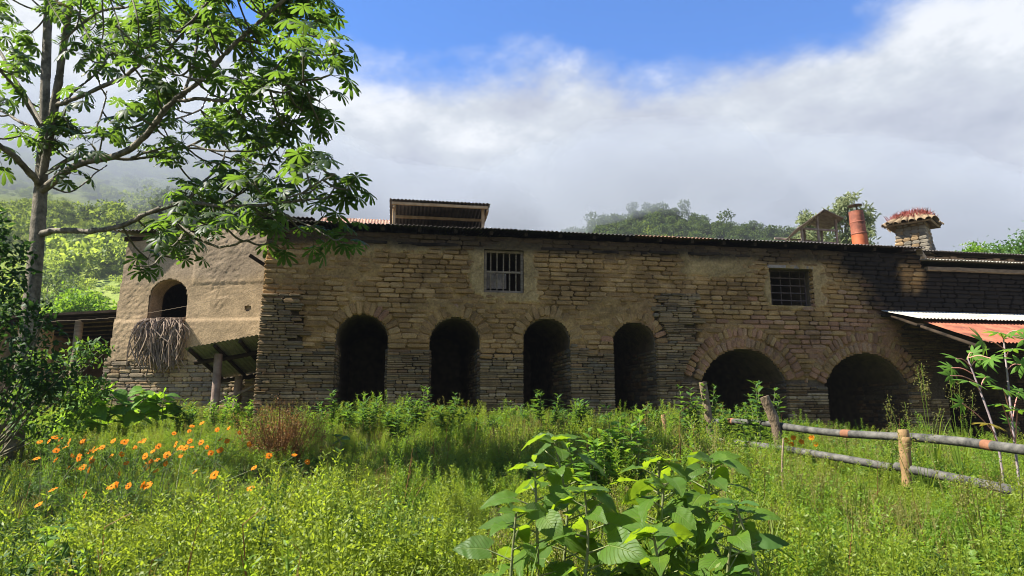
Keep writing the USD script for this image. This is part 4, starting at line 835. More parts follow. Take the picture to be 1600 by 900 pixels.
# ------------------------------------------------------------------ shrubs and single plants
def leafy_shrub(name, label, base, blobs, n, L, W, mat, r, cat='shrub', group=None, stems=7, up=.3, droop=.0):
    t = thing(name, label, cat, group=group); base = np.array(base, float); pos, st_ = [], []
    for (c, rad) in blobs:
        c = np.array(c, float); k = int(n * rad[0] * rad[2] / sum(b[1][0] * b[1][2] for b in blobs)); d = rdir(k, r); rr = r.uniform(.25, 1.0, k) ** .45; q_ = c + d * rr[:, None] * np.array(rad)
        q_ = q_ + .22 * np.array(rad) * (np.stack([meshkit.noise(q_ * 4, s) for s in (1, 2, 3)], -1) - .5) * 2; pos.append(q_)
        for _ in range(max(2, int(stems / len(blobs)))): e = c + rdir(1, r)[0] * np.array(rad) * .8; st_.append(tube(curve([base + r.normal(size=3) * [.05, .05, 0], (base + e) / 2 + r.normal(size=3) * .06, e], 4), np.linspace(.018, .004, 9), 5))
    pos = np.vstack(pos); d = rdir(len(pos), r, up) - [0, 0, droop]; nn = rdir(len(pos), r, 1.6)
    part(t, 'stems', join(st_), m_twig, True); p = part(t, 'foliage', leaves(pos, d, nn, r.uniform(.7, 1.2, len(pos)) * L, r.uniform(.8, 1.2, len(pos)) * W), mat, True); tag(stage.GetPrimAtPath(p), kind='stuff')
    return t
rp = np.random.default_rng(9)
def blob(px, py, Y, rx, rz, ry=None): return (at(px, py, Y), (rx, ry or rx, rz))
leafy_shrub('dark_shrub', 'dark glossy leaved shrub with shade put into its colour at the left edge in front of the pale trunk', (-4.9, 6.0, .5), [blob(-10, 430, 6.2, .32, .45), blob(10, 520, 6.0, .42, .45), blob(10, 605, 6.0, .42, .28), blob(75, 590, 6.1, .24, .14), blob(-20, 360, 6.2, .2, .25)], 2600, .075, .032, m_shaded, rp, stems=24)
leafy_shrub('arching_shrub', 'shrub with arching leafy sprays in front of the low outbuilding', (-6.6, 8.3, .8), [blob(95, 565, 8.4, .5, .12), blob(140, 545, 8.4, .3, .1), blob(70, 640, 8.2, .5, .4), blob(130, 610, 8.6, .35, .2)], 1500, .09, .035, m_nettle, rp, stems=16)
def broad_plant(name, label, base, h, n, L, mat, r, group=None, wr=.82, cat='plant', lean=(0, 0), droop=.25, heart=True, stalk=.35, span=(.3, 1.0), up=.35, one=False):
    t = thing(name, label, cat, base, group=group); top = np.array([lean[0], lean[1], h]); c = curve([(0, 0, -.1), top * .35 + r.normal(size=3) * .035, top * .7 + r.normal(size=3) * .035, top], 4)
    part(t, 'stem', tube(c, np.linspace(.010, .005, len(c)), 7), m_stem, True); ms, pts_ = [], []
    for k in range(n):
        f_ = span[0] + (span[1] - span[0]) * (k + .5) / n; p0 = np.array([np.interp(f_ * (len(c) - 1), np.arange(len(c)), c[:, i]) for i in range(3)]); a = k * 2.4 + r.uniform(-.4, .4)
        l = L * (1.1 - .55 * max(0, f_ - .6) / .4 * .8) * r.uniform(.75, 1.15); o = np.array([math.cos(a), math.sin(a), up * (.4 + f_)]); o /= np.linalg.norm(o); pl = l * stalk * r.uniform(.7, 1.3)
        e = p0 + o * pl; pts_.append(tube([p0, e], [.004, .003], 4, False)); nn = np.array([-.15, -.2, 1.0]) + o * .25 + r.normal(size=3) * .42; out = o * [1, 1, .2] + [0, 0, -.5 + .6 * r.random()]
        ms.append(orient(bigleaf(l, l * wr * r.uniform(.85, 1.1), r, heart, droop * r.uniform(.5, 1.5)), e, out, nn))
    for k in range(5 if not one else 0):
        a = k * 1.3 + r.uniform(-.3, .3); o = np.array([math.cos(a), math.sin(a), .5]); o /= np.linalg.norm(o); l = L * r.uniform(.45, .75); e = c[-1] + o * l * .2; pts_.append(tube([c[-1], e], .003, 4, False))
        ms.append(orient(bigleaf(l, l * wr * .8, r, heart, .25), e, o * [1, 1, .6], np.array([0, -.2, 1.0]) + r.normal(size=3) * .35))
    part(t, 'leaf_stalks', join(pts_), m_stem)
    if one: p = part(t, 'foliage', join([m[:2] for m in ms]), mat, True); tag(stage.GetPrimAtPath(p), kind='stuff')
    else:
        for m in ms: usdkit.mesh(stage, numbered(t, 'leaf'), m[:2], mat if r.random() < .7 else m_vein2, True, m[2])
    return t
def gz(x, y): return float(gh(np.array([x]), np.array([y]))[0])
def spot_(px, py, Y):
    p = at(px, py, Y); z = gz(p[0], p[1]); return (p[0], p[1], z), p[2] - z
SAP = [('leftmost and tallest of the big leaved saplings in front', 868, 690, 3.5, 26, .165), ('slim big leaved sapling just left of the tallest one', 838, 735, 3.3, 18, .15), ('lowest big leaved sapling at the left end of its group', 785, 800, 3.2, 14, .15), ('big leaved sapling second from left, behind the gap', 925, 770, 3.2, 20, .17), ('big leaved sapling in the middle of its group', 985, 722, 3.45, 28, .175), ('big leaved sapling right of the middle, half hidden', 1050, 760, 3.2, 24, .18), ('big leaved sapling towards the right end of its group', 1090, 722, 3.4, 28, .17), ('low big leaved sapling with drooping leaves under the middle one', 1000, 830, 2.9, 18, .16), ('low big leaved sapling at the lower right of its group', 1105, 800, 3.1, 20, .16)]
for nm, px, py, Y, n, L in SAP:
    b_, h_ = spot_(px, py, Y); broad_plant('broadleaf_sapling', nm, b_, h_, n, L * 1.06, m_vein, rp, 'saplings in the foreground', lean=(rp.normal() * .08, rp.normal() * .06), droop=.34, stalk=.75, span=(.25, 1.0), wr=.8)
# weeds in the near right shadow of the saplings, round leaved bush on the left
for k, (px, py, Y) in enumerate(((140, 610, 11.0), (180, 606, 11.3), (225, 608, 11.5), (258, 614, 11.8), (120, 632, 10.6))):
    b_, h_ = spot_(px, py, Y); broad_plant('round_leaf_bush', ['bright round leaved bush left of the stalk heap', 'round leaved bush just below the arched opening, second from left', 'round leaved bush beneath the hanging stalks', 'round leaved bush nearest the tin shelter', 'low round leaved bush beside the dark shrub'][k], b_, max(.5, h_), 16, .30, m_lime if k % 2 == 0 else m_broad, rp, 'round leaved bushes below the plastered wall', wr=.95, one=True, span=(.35, 1))
def nettle(name, label, base, h, ns, L, mat, r, group=None, spread=.3, wr=.36, cat='plant'):
    t = thing(name, label, cat, base, group=group); ms, po, di, no, ll = [], [], [], [], []
    for k in range(ns):
        a = r.uniform(0, 6.28); hh = h * r.uniform(.65, 1.05); e = np.array([math.cos(a) * spread * r.uniform(.2, 1), math.sin(a) * spread * r.uniform(.2, 1), hh]); c = curve([np.array([e[0] * .25, e[1] * .25, -.05]), e * [.7, .7, .55], e], 6); ms.append(tube(c, np.linspace(.009, .003, len(c)), 5))
        for i in range(3, len(c)):
            for s in (0, 1):
                for rep_ in range(2):
                    b = i * 1.57 + s * math.pi + rep_ * .8 + r.uniform(-.3, .3); o = np.array([math.cos(b), math.sin(b), .35 + .5 * (i > len(c) - 3)]); po.append(c[i] + r.normal(size=3) * .012); di.append(o); no.append(np.array([0, 0, 1.0]) + o * .4 + r.normal(size=3) * .2); ll.append(L * r.uniform(.6, 1.15) * (1 if i < len(c) - 2 else .7))
    part(t, 'stems', join(ms), m_stem, True); ll = np.array(ll); p = part(t, 'foliage', leaves(po, di, no, ll, ll * wr, .2), mat, True); tag(stage.GetPrimAtPath(p), kind='stuff'); return t
NET = [(530, 618, 12.0, 'leafy weed clump at the foot of the first arch, left half'), (572, 622, 11.8, 'leafy weed clump at the foot of the first arch, right half'), (652, 610, 12.0, 'tall leafy weed clump before the pier between first and second arch'), (700, 622, 11.7, 'leafy weed clump at the left foot of the second arch'), (626, 640, 11.3, 'lower leafy weed clump left of the second arch'), (848, 618, 11.6, 'slender leafy weed before the third arch'), (905, 630, 11.4, 'feathery weed clump before the pier between third and fourth arch'), (1090, 610, 11.2, 'leafy creeper clump beside the farthest fence log'), (1182, 605, 9.9, 'leafy weed standing behind the leaning log post'), (1140, 640, 10.4, 'leafy weed between the two fence logs'), (1060, 640, 11.3, 'leafy weed beside the stub post'), (480, 640, 12.4, 'leafy weed at the corner pier, right of the brown shrub'), (610, 625, 12.6, 'slender leafy weed right of the first arch'), (815, 640, 12.2, 'leafy weed on the left side of the third arch'), (880, 640, 12.0, 'leafy weed on the right side of the third arch'), (950, 655, 12.0, 'low leafy weed under the fourth arch'), (1010, 640, 12.0, 'leafy weed on the right side of the fourth arch'), (1250, 660, 12.5, 'leafy weed at the foot of the pier between the wide arches'), (1330, 672, 11.0, 'leafy weed under the pipe rail before the last wide arch'), (345, 622, 12.3, 'bright leafy weed clump under the tin shelter'), (290, 630, 12.0, 'leafy weed clump left of the shelter post'), (385, 625, 12.2, 'bright leafy weed clump against the corner of the long building'), (770, 655, 11.0, 'low leafy weed clump below the pier right of the second arch')]
for px, py, Y, lb in NET:
    b_, h_ = spot_(px, py, Y); lime = 'bright' in lb; nettle('leafy_weed', lb, b_, max(.4, h_), 9 if 'slender' not in lb else 5, .15 if not lime else .12, m_lime if lime else m_nettle, rp, 'tall leafy weeds along the wall', spread=.34)
for px, py, Y, lb in ((985, 645, 6.6, 'bright lime green leafy plant before the fourth arch'), (935, 680, 6.4, 'lower bright green leafy plant left of the lime one')):
    b_, h_ = spot_(px, py, Y); nettle('lime_leaf_plant', lb, b_, h_, 12, .13, m_lime, rp, 'lime green plants in the field', spread=.36, wr=.46)
for px, py, Y, lb in ((525, 682, 8.8, 'small three leaved seedling beside the dry brown shrub'), (90, 830, 4.2, 'young large leaved plant at the lower left edge'), (70, 845, 3.9, 'second young large leaved plant at the lower left edge'), (1150, 790, 3.0, 'hanging leaved young plant at the right foot of the saplings')):
    b_, h_ = spot_(px, py, Y); broad_plant('young_plant', lb, b_, max(.35, h_), 7, .16, m_nettle, rp, None, wr=.6)
# dry brown shrub
b_, h_ = spot_(445, 640, 9.6); t = thing('dry_brown_shrub', 'dry reddish brown shrub in front of the left corner of the long building', 'shrub', b_); ms, po = [], []
for k in range(150):
    a = rp.uniform(0, 6.28); e = np.array([math.cos(a) * rp.uniform(.05, .72), math.sin(a) * rp.uniform(.05, .5), h_ * rp.uniform(.35, 1.0) ** (1 if k % 9 else .2) * (1.2 if k % 9 == 0 else 1)]); c = curve([e * [.3, .3, 0], e * [.7, .7, .6], e], 4); ms.append(tube(c, np.linspace(.006, .002, len(c)), 3, False))
    for i in range(3, len(c)):
        for _ in range(6): po.append(c[i] + rp.normal(size=3) * .05)
part(t, 'stems', join(ms), m_dry); p = part(t, 'foliage', bits(po, rdir(len(po), rp, .8), rdir(len(po), rp), rp.uniform(.02, .045, len(po)), .012), m_dry, False); tag(stage.GetPrimAtPath(p), kind='stuff')

# orange cosmos
def flower(r, rad):
    V = [[0, 0, 0]]; F = []
    for k in range(8):
        a = k * math.pi / 4 + r.uniform(-.1, .1); d, s = np.array([math.cos(a), math.sin(a)]), np.array([-math.sin(a), math.cos(a)]); l = rad * r.uniform(.85, 1.1); b = len(V)
        for t, w, z in ((.15, .10, .0), (.68, .29, .10), (1.0, .20, .02)):
            for sd in (-1, 1): V.append([*(d * l * t + s * sd * w * rad), z * rad + r.normal() * .03 * rad])
        F += [[0, b, b + 1], [b, b + 2, b + 3], [b, b + 3, b + 1], [b + 2, b + 4, b + 5], [b + 2, b + 5, b + 3]]
    return np.array(V), np.array(F)
disc_ = mk(trimesh.creation.icosphere(1, 1.0))
FLW = [(62, 692, 6.5), (78, 690, 7.2), (58, 718, 6.5), (88, 705, 7), (104, 700, 7.2), (115, 712, 7), (125, 715, 6.6), (145, 722, 6.3), (165, 732, 6.3), (190, 710, 7), (188, 742, 6), (198, 725, 6.4), (237, 722, 6.6), (240, 706, 7), (248, 698, 7.2), (262, 712, 6.8), (245, 737, 6.2), (260, 725, 6.6), (297, 690, 8.2), (305, 738, 6), (336, 743, 5.9), (315, 692, 8.2), (345, 688, 8), (355, 690, 8), (316, 662, 9.5), (300, 667, 9.5), (340, 672, 9), (296, 674, 9), (272, 678, 9), (175, 762, 5.4), (182, 758, 5.5), (202, 760, 5.5), (225, 758, 5.6), (232, 760, 5.6), (135, 775, 5.3), (84, 767, 5.4), (62, 790, 5.2), (398, 732, 6.8), (392, 765, 6.2), (330, 708, 7.5), (300, 700, 7.8), (420, 713, 7.8), (460, 712, 8), (480, 722, 7.8), (345, 704, 7.8), (160, 700, 7.5), (178, 690, 7.8), (130, 690, 8), (95, 688, 8), (212, 700, 7.5), (358, 670, 9.3), (375, 676, 9.2), (390, 694, 8.4), (225, 690, 8.2), (150, 705, 7.2), (110, 690, 7.6)]
FLW += [(float(rp.uniform(60, 330)), float(rp.uniform(683, 735)), float(rp.uniform(6.6, 8.4))) for _ in range(26)]
left_ = list(FLW); gi = 0; HINT = ['beside the dark shrub', 'behind the dark shrub', 'in the thick of the flower patch', 'towards the brown shrub', 'nearest the camera side of the patch', 'at the back of the flower patch', 'below the round leaved bushes', 'in the shade of the tree', 'low in the patch', 'leaning over the weeds', 'with few blooms', 'near the shelter', 'at the edge of the patch', 'among the tallest stems', 'between the shrub and the brown bush', 'leaning to the left', 'half sunk in the weeds', 'on the far side of the patch', 'standing up out of the weeds', 'close to the arching shrub', 'in the middle row', 'facing the sun']
while left_:
    seed_ = left_[0]; grp_ = sorted(left_, key=lambda q: np.linalg.norm(np.array(at(*q)) - np.array(at(*seed_))))[:4]; left_ = [q for q in left_ if q not in grp_]
    tp = np.array([at(*q) for q in grp_]); bx_, by_ = tp[:, 0].mean() - .05, tp[:, 1].mean(); b_ = np.array([bx_, by_, gz(bx_, by_)]); mx = np.mean([q[0] for q in grp_]); my = np.mean([q[1] for q in grp_])
    t = thing('cosmos_plant', f'orange cosmos plant with {len(grp_)} blooms {HINT[gi] if gi < len(HINT) else HINT[gi - len(HINT)] + ", farther back"}', 'flower', b_, group='orange cosmos in flower'); gi += 1; ms, po, dd_ = [], [], []
    for k, p_ in enumerate(tp):
        e = p_ - b_; c = curve([e * [.15, .15, 0], e * [.5, .5, .6], e], 5); ms.append(tube(c, np.linspace(.005, .0025, len(c)), 4, False)); nrm = np.array([-.25, -.75, .55]) + rp.normal(size=3) * .35; nrm /= np.linalg.norm(nrm)
        rad = rp.uniform(.026, .041); v, f = flower(rp, rad); Fr = frame_to(nrm); R_ = np.stack([Fr[:, 0], Fr[:, 2], nrm]); fp = part(t, 'flower', (v @ R_ + e + nrm * .01, f), m_petal, True); part(fp, 'flower_centre', (disc_[0] * rad * .24 @ R_ + e + nrm * .014, disc_[1]), m_disc, True)
        for i in range(2, len(c)):
            for _ in range(8): po.append(c[i] + rp.normal(size=3) * .05); dd_.append(rp.normal(size=3) + [0, 0, .4])
    part(t, 'stems', join(ms), m_stem); p = part(t, 'foliage', bits(po, dd_, rdir(len(po), rp), rp.uniform(.04, .09, len(po)), .007), m_nettle); tag(stage.GetPrimAtPath(p), kind='stuff')
t0_ = None
for k, (px, py) in enumerate(((1228, 688), (1240, 684), (1236, 694), (1252, 690), (1268, 684), (1274, 694))):
    p_ = np.array(at(px, py, 9.9)); b_ = np.array([p_[0], p_[1], gz(p_[0], p_[1])])
    if k % 3 == 0: t0_ = thing('cosmos_plant', 'small clump of yellow orange blooms under the pipe rail, ' + ('beside the log' if k == 0 else 'away from the log'), 'flower', b_, group='orange flowers under the rail'); org = b_
    e = p_ - org; part(t0_, 'stem', tube([e * [.6, .6, 0], e], .004, 4), m_stem); v, f = flower(rp, .042); nrm = np.array([-.2, -.8, .5]); Fr = frame_to(nrm); part(t0_, 'flower', (v @ np.stack([Fr[:, 0], Fr[:, 2], nrm]) + e, f), m_petal, True)

# castor plants at the right
def castor(label, px0, py0, px1, py1, Y, lv, r):
    b = np.array(at(px0, py0, Y)); b[2] = gz(b[0], b[1]); e = np.array(at(px1, py1, Y + .1)); t = thing('castor_plant', label, 'plant', b, group='palmate leaved plants by the lean-to')
    c = curve([np.zeros(3), (np.array(at(px0, py0, Y)) - b), (e - b)], 6); part(t, 'stem', tube(c, np.linspace(.015, .008, len(c)), 9), m_mauve, True)
    for (lx, ly, dY, fr, rad, yel) in lv:
        tip = np.array(at(lx, ly, Y + dY)) - b; s = np.array([np.interp(fr * (len(c) - 1), np.arange(len(c)), c[:, i]) for i in range(3)])
        lf_n = np.array([-.25, -.9, .75]) + r.normal(size=3) * .22; lf_n /= np.linalg.norm(lf_n); out = (tip - s) * [1, 1, .1] + [0, -.1, 0]; lf = part(t, 'leaf', orient(palmate(rad, r, 8, 5.0, .34, .25, True), tip, out, lf_n), m_cecy if yel else m_castor, True, label='yellowed leaf' if yel else None)
        part(lf, 'leaf_stalk', tube(curve([s, (s + tip) / 2 + [0, 0, .03], tip], 3), .0055, 5), m_pink, True)
castor('slender plant with mauve stem and star shaped leaves left of the lean-to post', 1558, 690, 1512, 560, 7.3, [(1495, 560, -.1, .95, .19, 0), (1487, 575, .1, .9, .16, 0), (1485, 587, -.2, .85, .16, 0), (1535, 562, .2, .95, .2, 0), (1515, 596, -.25, .8, .2, 0), (1540, 590, .2, .8, .15, 0), (1503, 630, -.1, .55, .15, 0), (1546, 662, -.3, .45, .19, 1), (1548, 560, -.1, 1, .17, 0), (1520, 552, .1, 1, .15, 0)], rp)
castor('taller star leaved plant at the right edge against the lean-to post', 1585, 690, 1568, 530, 7.2, [(1535, 532, -.2, .95, .2, 0), (1560, 520, .1, 1, .2, 0), (1590, 516, -.1, 1, .2, 0), (1582, 545, -.3, .9, .18, 0), (1595, 570, .1, .85, .2, 0), (1568, 608, -.3, .6, .2, 0), (1592, 612, .2, .6, .18, 0), (1566, 632, -.2, .5, .17, 0), (1590, 640, -.2, .45, .19, 0), (1602, 530, .2, 1, .2, 0), (1580, 660, .2, .3, .14, 0)], rp)
# tall grasses by the fence
def grass_clump(label, px, py, Y, n, r, seed=True):
    b_, h_ = spot_(px, py, Y); t = thing('tall_grass_clump', label, 'grass clump', b_, group='tall grasses by the fence'); V, F, k0 = [], [], 0; ms = []
    for k in range(n):
        a = r.uniform(0, 6.28); hh = h_ * r.uniform(.6, 1.1); o = np.array([math.cos(a), math.sin(a), 0]); sp = r.uniform(.1, .5) * hh * .6; s = np.array([-o[1], o[0], 0]); w = r.uniform(.006, .011); ts = np.linspace(0, 1, 6)
        for t_ in ts:
            p = o * (.03 + sp * t_ ** 2) + np.array([0, 0, hh * (t_ - .18 * t_ ** 3)]); ww = w * (1 - t_ ** 2 * .95); V += [p - s * ww, p + s * ww]
        for i in range(5): q = k0 + 2 * i; F += [[q, q + 1, q + 3], [q, q + 3, q + 2]]
        k0 += 12
    part(t, 'blades', (np.array(V), np.array(F)), m_grass, True)
    if seed:
        po = []
        for k in range(4):
            e = np.array([r.normal() * .12, r.normal() * .08, h_ * r.uniform(1.1, 1.35)]); c = curve([e * [.2, .2, 0], e * [.6, .6, .6], e], 5); ms.append(tube(c, .003, 4, False)); po += [c[-1] - (c[-1] - c[-4]) * r.random() + r.normal(size=3) * .03 for _ in range(60)]
        part(t, 'seed_stalks', join(ms), m_grass); tag(stage.GetPrimAtPath(part(t, 'seed_heads', bits(po, rdir(len(po), r, .5), rdir(len(po), r), .03, .008), m_weedC)), kind='stuff')
for px, py, Y, n, lb in ((1450, 620, 8.6, 26, 'tall seeding grass clump just right of the last wide arch'), (1492, 635, 8.3, 22, 'tall grass clump before the dark doorway'), (1425, 655, 8.8, 18, 'grass clump behind the bamboo post'), (1390, 690, 8.0, 14, 'short grass clump left of the bamboo post'), (1290, 690, 9.0, 14, 'small grass clump below the pipe rail'), (1440, 712, 6.9, 16, 'grass clump in front of the bamboo post')): grass_clump(lb, px, py, Y, n, rp)
for k, (px, py, Y, lb) in enumerate(((735, 800, 2.9, 'drooping dark grass clump at the left foot of the saplings'), (800, 830, 2.75, 'drooping dark grass clump below the saplings'))): grass_clump(lb, px, py, Y, 26, rp, False)
# red succulents on the chimney hood
t = thing('chimney_succulents', 'reddish succulents growing on the tiled chimney hood', 'plant', B0, TH); po = []
for k in range(900):
    x, y = rp.uniform(-.5, .5, 2); po.append([x, y, hz1 + .06 - .6 * max(0, max(abs(x), abs(y)) - .22)])
v, f = bits(po, rdir(900, rp, 2.2), rdir(900, rp), rp.uniform(.10, .22, 900), .02); m_succ = leafmat('red_succulent', (0.20, 0.05, 0.04), (0.30, 0.11, 0.07), .25, (0.3, 0.1, 0.06), nscale=3)
p = part(t, 'foliage', turn((v, f)), m_succ); tag(stage.GetPrimAtPath(p), kind='stuff')

# ------------------------------------------------------------------ trees behind the buildings
def crown_tree(name, label, base, top, blobs, n, L, W, mat, r, tr=.2, group=None, cat='tree', droop=0.):
    t = thing(name, label, cat, group=group); base, top = np.array(base, float), np.array(top, float); c = curve([base, (base + top) / 2 + r.normal(size=3) * .2, top], 5); part(t, 'trunk', tube(c, np.linspace(tr, tr * .25, len(c)), 9), m_bark, True); ms, pos = [], []
    for ctr, rad in blobs:
        ctr = np.array(ctr, float); k = int(n * rad[0] * rad[2] / sum(b[1][0] * b[1][2] for b in blobs)); ncl = max(6, k // 45); cl = ctr + rdir(ncl, r) * (r.uniform(.1, 1, ncl) ** .5)[:, None] * np.array(rad); w = rad[0] * .26
        pos.append(cl[r.integers(ncl, size=k)] + r.normal(size=(k, 3)) * w * [1, 1, .75])
        for e in cl[:6]: s = c[r.integers(len(c) // 2, len(c))]; ms.append(tube(curve([s, (s + e) / 2 + [0, 0, .1], e], 3), np.linspace(tr * .25, tr * .06, 7), 5))
    pos = np.vstack(pos); part(t, 'branches', join(ms), m_bark, True); p = part(t, 'crown', leaves(pos, rdir(len(pos), r, -droop), rdir(len(pos), r, .8), r.uniform(.7, 1.3, len(pos)) * L, W), mat, True); tag(stage.GetPrimAtPath(p), kind='stuff')
rk = np.random.default_rng(64)
g0 = np.array(at(1325, 560, 42)); g0[2] = gz(g0[0], 42)
crown_tree('gum_tree', 'grey green gum tree rising behind the drum chimney', g0, at(1325, 320, 42), [blob(1325, 318, 42, .7, .75), blob(1345, 342, 42, .8, .8), blob(1305, 345, 42, .8, .7), blob(1355, 365, 42.5, .5, .6), blob(1330, 375, 42, 1.2, .8)], 2700, .34, .11, m_gum, rk, .16, droop=.4)
g1 = np.array(at(1262, 560, 44)); g1[2] = gz(g1[0], 44)
crown_tree('gum_tree', 'smaller gum tree showing through the roof lantern', g1, at(1265, 350, 44), [blob(1256, 345, 44, .55, .6), blob(1275, 355, 44, .8, .7), blob(1262, 378, 44, 1.2, .8)], 1800, .34, .11, m_gum, rk, .14, droop=.4)
g2 = np.array(at(1590, 560, 36)); g2[2] = gz(g2[0], 36)
crown_tree('round_green_tree', 'dense green tree showing above the roof at the right edge', g2, at(1590, 410, 36), [blob(1592, 396, 36, 1.3, .75), blob(1625, 390, 36, 1.5, 1.0), blob(1570, 402, 36, .7, .5)], 3500, .2, .1, m_round, rk, .2)
g3 = np.array(at(1520, 560, 38)); g3[2] = gz(g3[0], 38)
crown_tree('round_green_tree', 'yellow green treetop just showing behind the masonry chimney', g3, at(1520, 420, 38), [blob(1522, 398, 38, .9, .42)], 1200, .18, .1, m_lime, rk, .15)
g4 = np.array(at(130, 560, 46)); g4[2] = gz(g4[0], 46)
crown_tree('flowering_bush_tree', 'loose bushy tree behind the low outbuilding roof', g4, at(130, 480, 46), [blob(130, 478, 46, 1.5, .8), blob(165, 490, 46, 1.2, .7), blob(95, 488, 46, 1.2, .7)], 2600, .3, .13, m_lime, rk, .15)

# ------------------------------------------------------------------ hillside growth
def instancer(name, label, cat, protos, pts, kinds, yaw, sc, kind='stuff'):
    pi = UsdGeom.PointInstancer.Define(stage, '/World/' + name); tag(pi, label, cat, None, kind); rel = pi.CreatePrototypesRel(); n = 0
    for nm, m, mat, sm in protos:
        usdkit.mesh(stage, f'/World/{name}/{nm}', m, mat, sm); rel.AddTarget(f'/World/{name}/{nm}')
    pi.CreatePositionsAttr(Vt.Vec3fArray.FromNumpy(np.asarray(pts, np.float32))); pi.CreateProtoIndicesAttr(Vt.IntArray.FromNumpy(np.asarray(kinds, np.int32)))
    q_ = np.stack([np.cos(np.asarray(yaw) / 2), np.zeros(len(pts)), np.zeros(len(pts)), np.sin(np.asarray(yaw) / 2)], 1)
    pi.CreateOrientationsAttr(Vt.QuathArray([Gf.Quath(float(a[0]), float(a[1]), float(a[2]), float(a[3])) for a in q_])); s_ = np.asarray(sc, np.float32); s_ = np.repeat(s_[:, None], 3, 1) if s_.ndim == 1 else s_
    pi.CreateScalesAttr(Vt.Vec3fArray.FromNumpy(np.ascontiguousarray(s_)))
def far_tree(r, h, wid, n, L):
    """a whole distant tree: trunk, limbs and a lumpy crown of leaf clumps"""
    ms = [tube([(0, 0, -1), (r.normal() * .1 * h, r.normal() * .1 * h, h * .7)], [.03 * h, .012 * h], 5)]; pos = []
    for k in range(r.integers(5, 9)):
        c = np.array([r.normal() * wid * .35, r.normal() * wid * .35, h * r.uniform(.5, .95)]); rad = wid * r.uniform(.22, .38); d = rdir(n // 7, r, .25); pos.append(c + d * rad * (r.uniform(.5, 1, (n // 7, 1))) * [1, 1, .75])
    pos = np.vstack(pos); return leaves(pos, rdir(len(pos), r), rdir(len(pos), r, 1.0), r.uniform(.7, 1.3, len(pos)) * L, L * .6), join(ms)
rf = np.random.default_rng(88)
fp = [('forest_tree', far_tree(rf, 9, 8, 900, .85)[0], m_treeg, True), ('forest_tree_001', far_tree(rf, 11, 6, 800, .8)[0], m_treeg, True), ('forest_tree_002', far_tree(rf, 8, 9, 900, .85)[0], m_bushg, True), ('forest_tree_003', far_tree(rf, 13, 7, 900, .8)[0], m_treeg, True)]
n = 2600; x = rf.uniform(5, 190, n); y = rf.uniform(150, 290, n); z_ = gh(x, y); k_ = z_ > 12; x, y, z_ = x[k_], y[k_], z_[k_]
instancer('forest', 'dark green forest on the misty hill behind the long roof', 'forest', fp, np.stack([x, y, z_ - .6], 1), rf.choice(4, len(x), p=[.35, .25, .15, .25]), rf.uniform(0, 6.28, len(x)), rf.uniform(.55, 1.05, len(x)))
bp = [('hill_bush', far_tree(rf, 3.2, 4.2, 500, .5)[0], m_bushg, True), ('hill_bush_001', far_tree(rf, 2.4, 4.5, 420, .5)[0], m_bushg, True), ('hill_bush_002', far_tree(rf, 5, 4.5, 600, .5)[0], m_treeg, True)]
n = 24000; y = 40 + rf.random(n) ** .8 * 270; x = -y * rf.uniform(.1, .95, n); dn = meshkit.fbm(np.stack([x / 30, y / 22, x * 0], -1), 4, 71); k_ = rf.random(n) < sstep(.46, .64, dn) * .62 + .10 + .3 * (y < 75); x, y = x[k_], y[k_]
instancer('hillside_bushes', 'bushes scattered over the sunlit green hillside', 'bushes', bp, np.stack([x, y, gh(x, y) - .3], 1), rf.choice(3, len(x), p=[.45, .47, .08]), rf.uniform(0, 6.28, len(x)), rf.lognormal(-.95, .5, len(x)) * (.7 + y / 300))
HT = [(38, 268, 150), (30, 300, 120), (88, 400, 110), (96, 410, 115), (92, 425, 100), (128, 430, 95), (22, 420, 85), (140, 365, 150), (110, 375, 140), (120, 390, 130), (15, 275, 160)]
for k, (px, py, Y) in enumerate(HT[2:8]):
    p_ = np.array(at(px, py + 14, Y)); zz_ = gz(p_[0], p_[1]); lf_, tk_ = far_tree(rf, 7, 5, 700, .55)
    t = thing('hillside_tree', 'dark tree on the sunlit hillside ' + ['just right of the pale trunk, upper of the pair', 'right of the pale trunk, lower of the pair', 'lower down the slope close to the trunk', 'standing alone near the plastered building', 'left of the pale trunk', 'high on the slope below the mist'][k], 'tree', (p_[0], p_[1], zz_), group='dark trees on the hillside'); part(t, 'trunk', tk_, m_bark, True); q_ = part(t, 'crown', lf_, m_treeg, True); tag(stage.GetPrimAtPath(q_), kind='stuff')

# ------------------------------------------------------------------ low cloud lying on the hills
rc = np.random.default_rng(3)
def cloud_lump(name, label, lumps, dens):
    import manifold3d as m3
    sph = trimesh.creation.icosphere(4, 1.0); t = None
    for (c, rad) in lumps:
        v = np.array(sph.vertices); v = v * (1 + .5 * (meshkit.fbm(v * 2.2 + np.array(c) * .11, 4, 9) - .5))[:, None] * np.array(rad) + np.array(c)
        m = m3.Manifold(m3.Mesh(v.astype(np.float32), np.array(sph.faces).astype(np.uint32))); t = m if t is None else t + m
    mat = M(stage, '/World/Looks/' + name + '_air', {'v': ('principled_volume', {'color': (0.47, 0.52, 0.585), 'density': dens, 'anisotropy': 0.0})}, volume='v.volume')
    g_ = usdkit.mesh(stage, numbered('/World', name), t, mat, True); tag(g_, label, 'cloud', None, 'stuff')
cloud_lump('low_cloud', 'grey mist lying on the green hillside at the left', [((-150, 195, 76), (70, 60, 15)), ((-230, 225, 88), (80, 60, 19)), ((-80, 195, 64), (50, 55, 14)), ((-40, 225, 63), (50, 50, 15)), ((-190, 165, 80), (60, 40, 13)), ((-110, 225, 82), (60, 50, 17)), ((-260, 175, 92), (60, 50, 17))], .021)
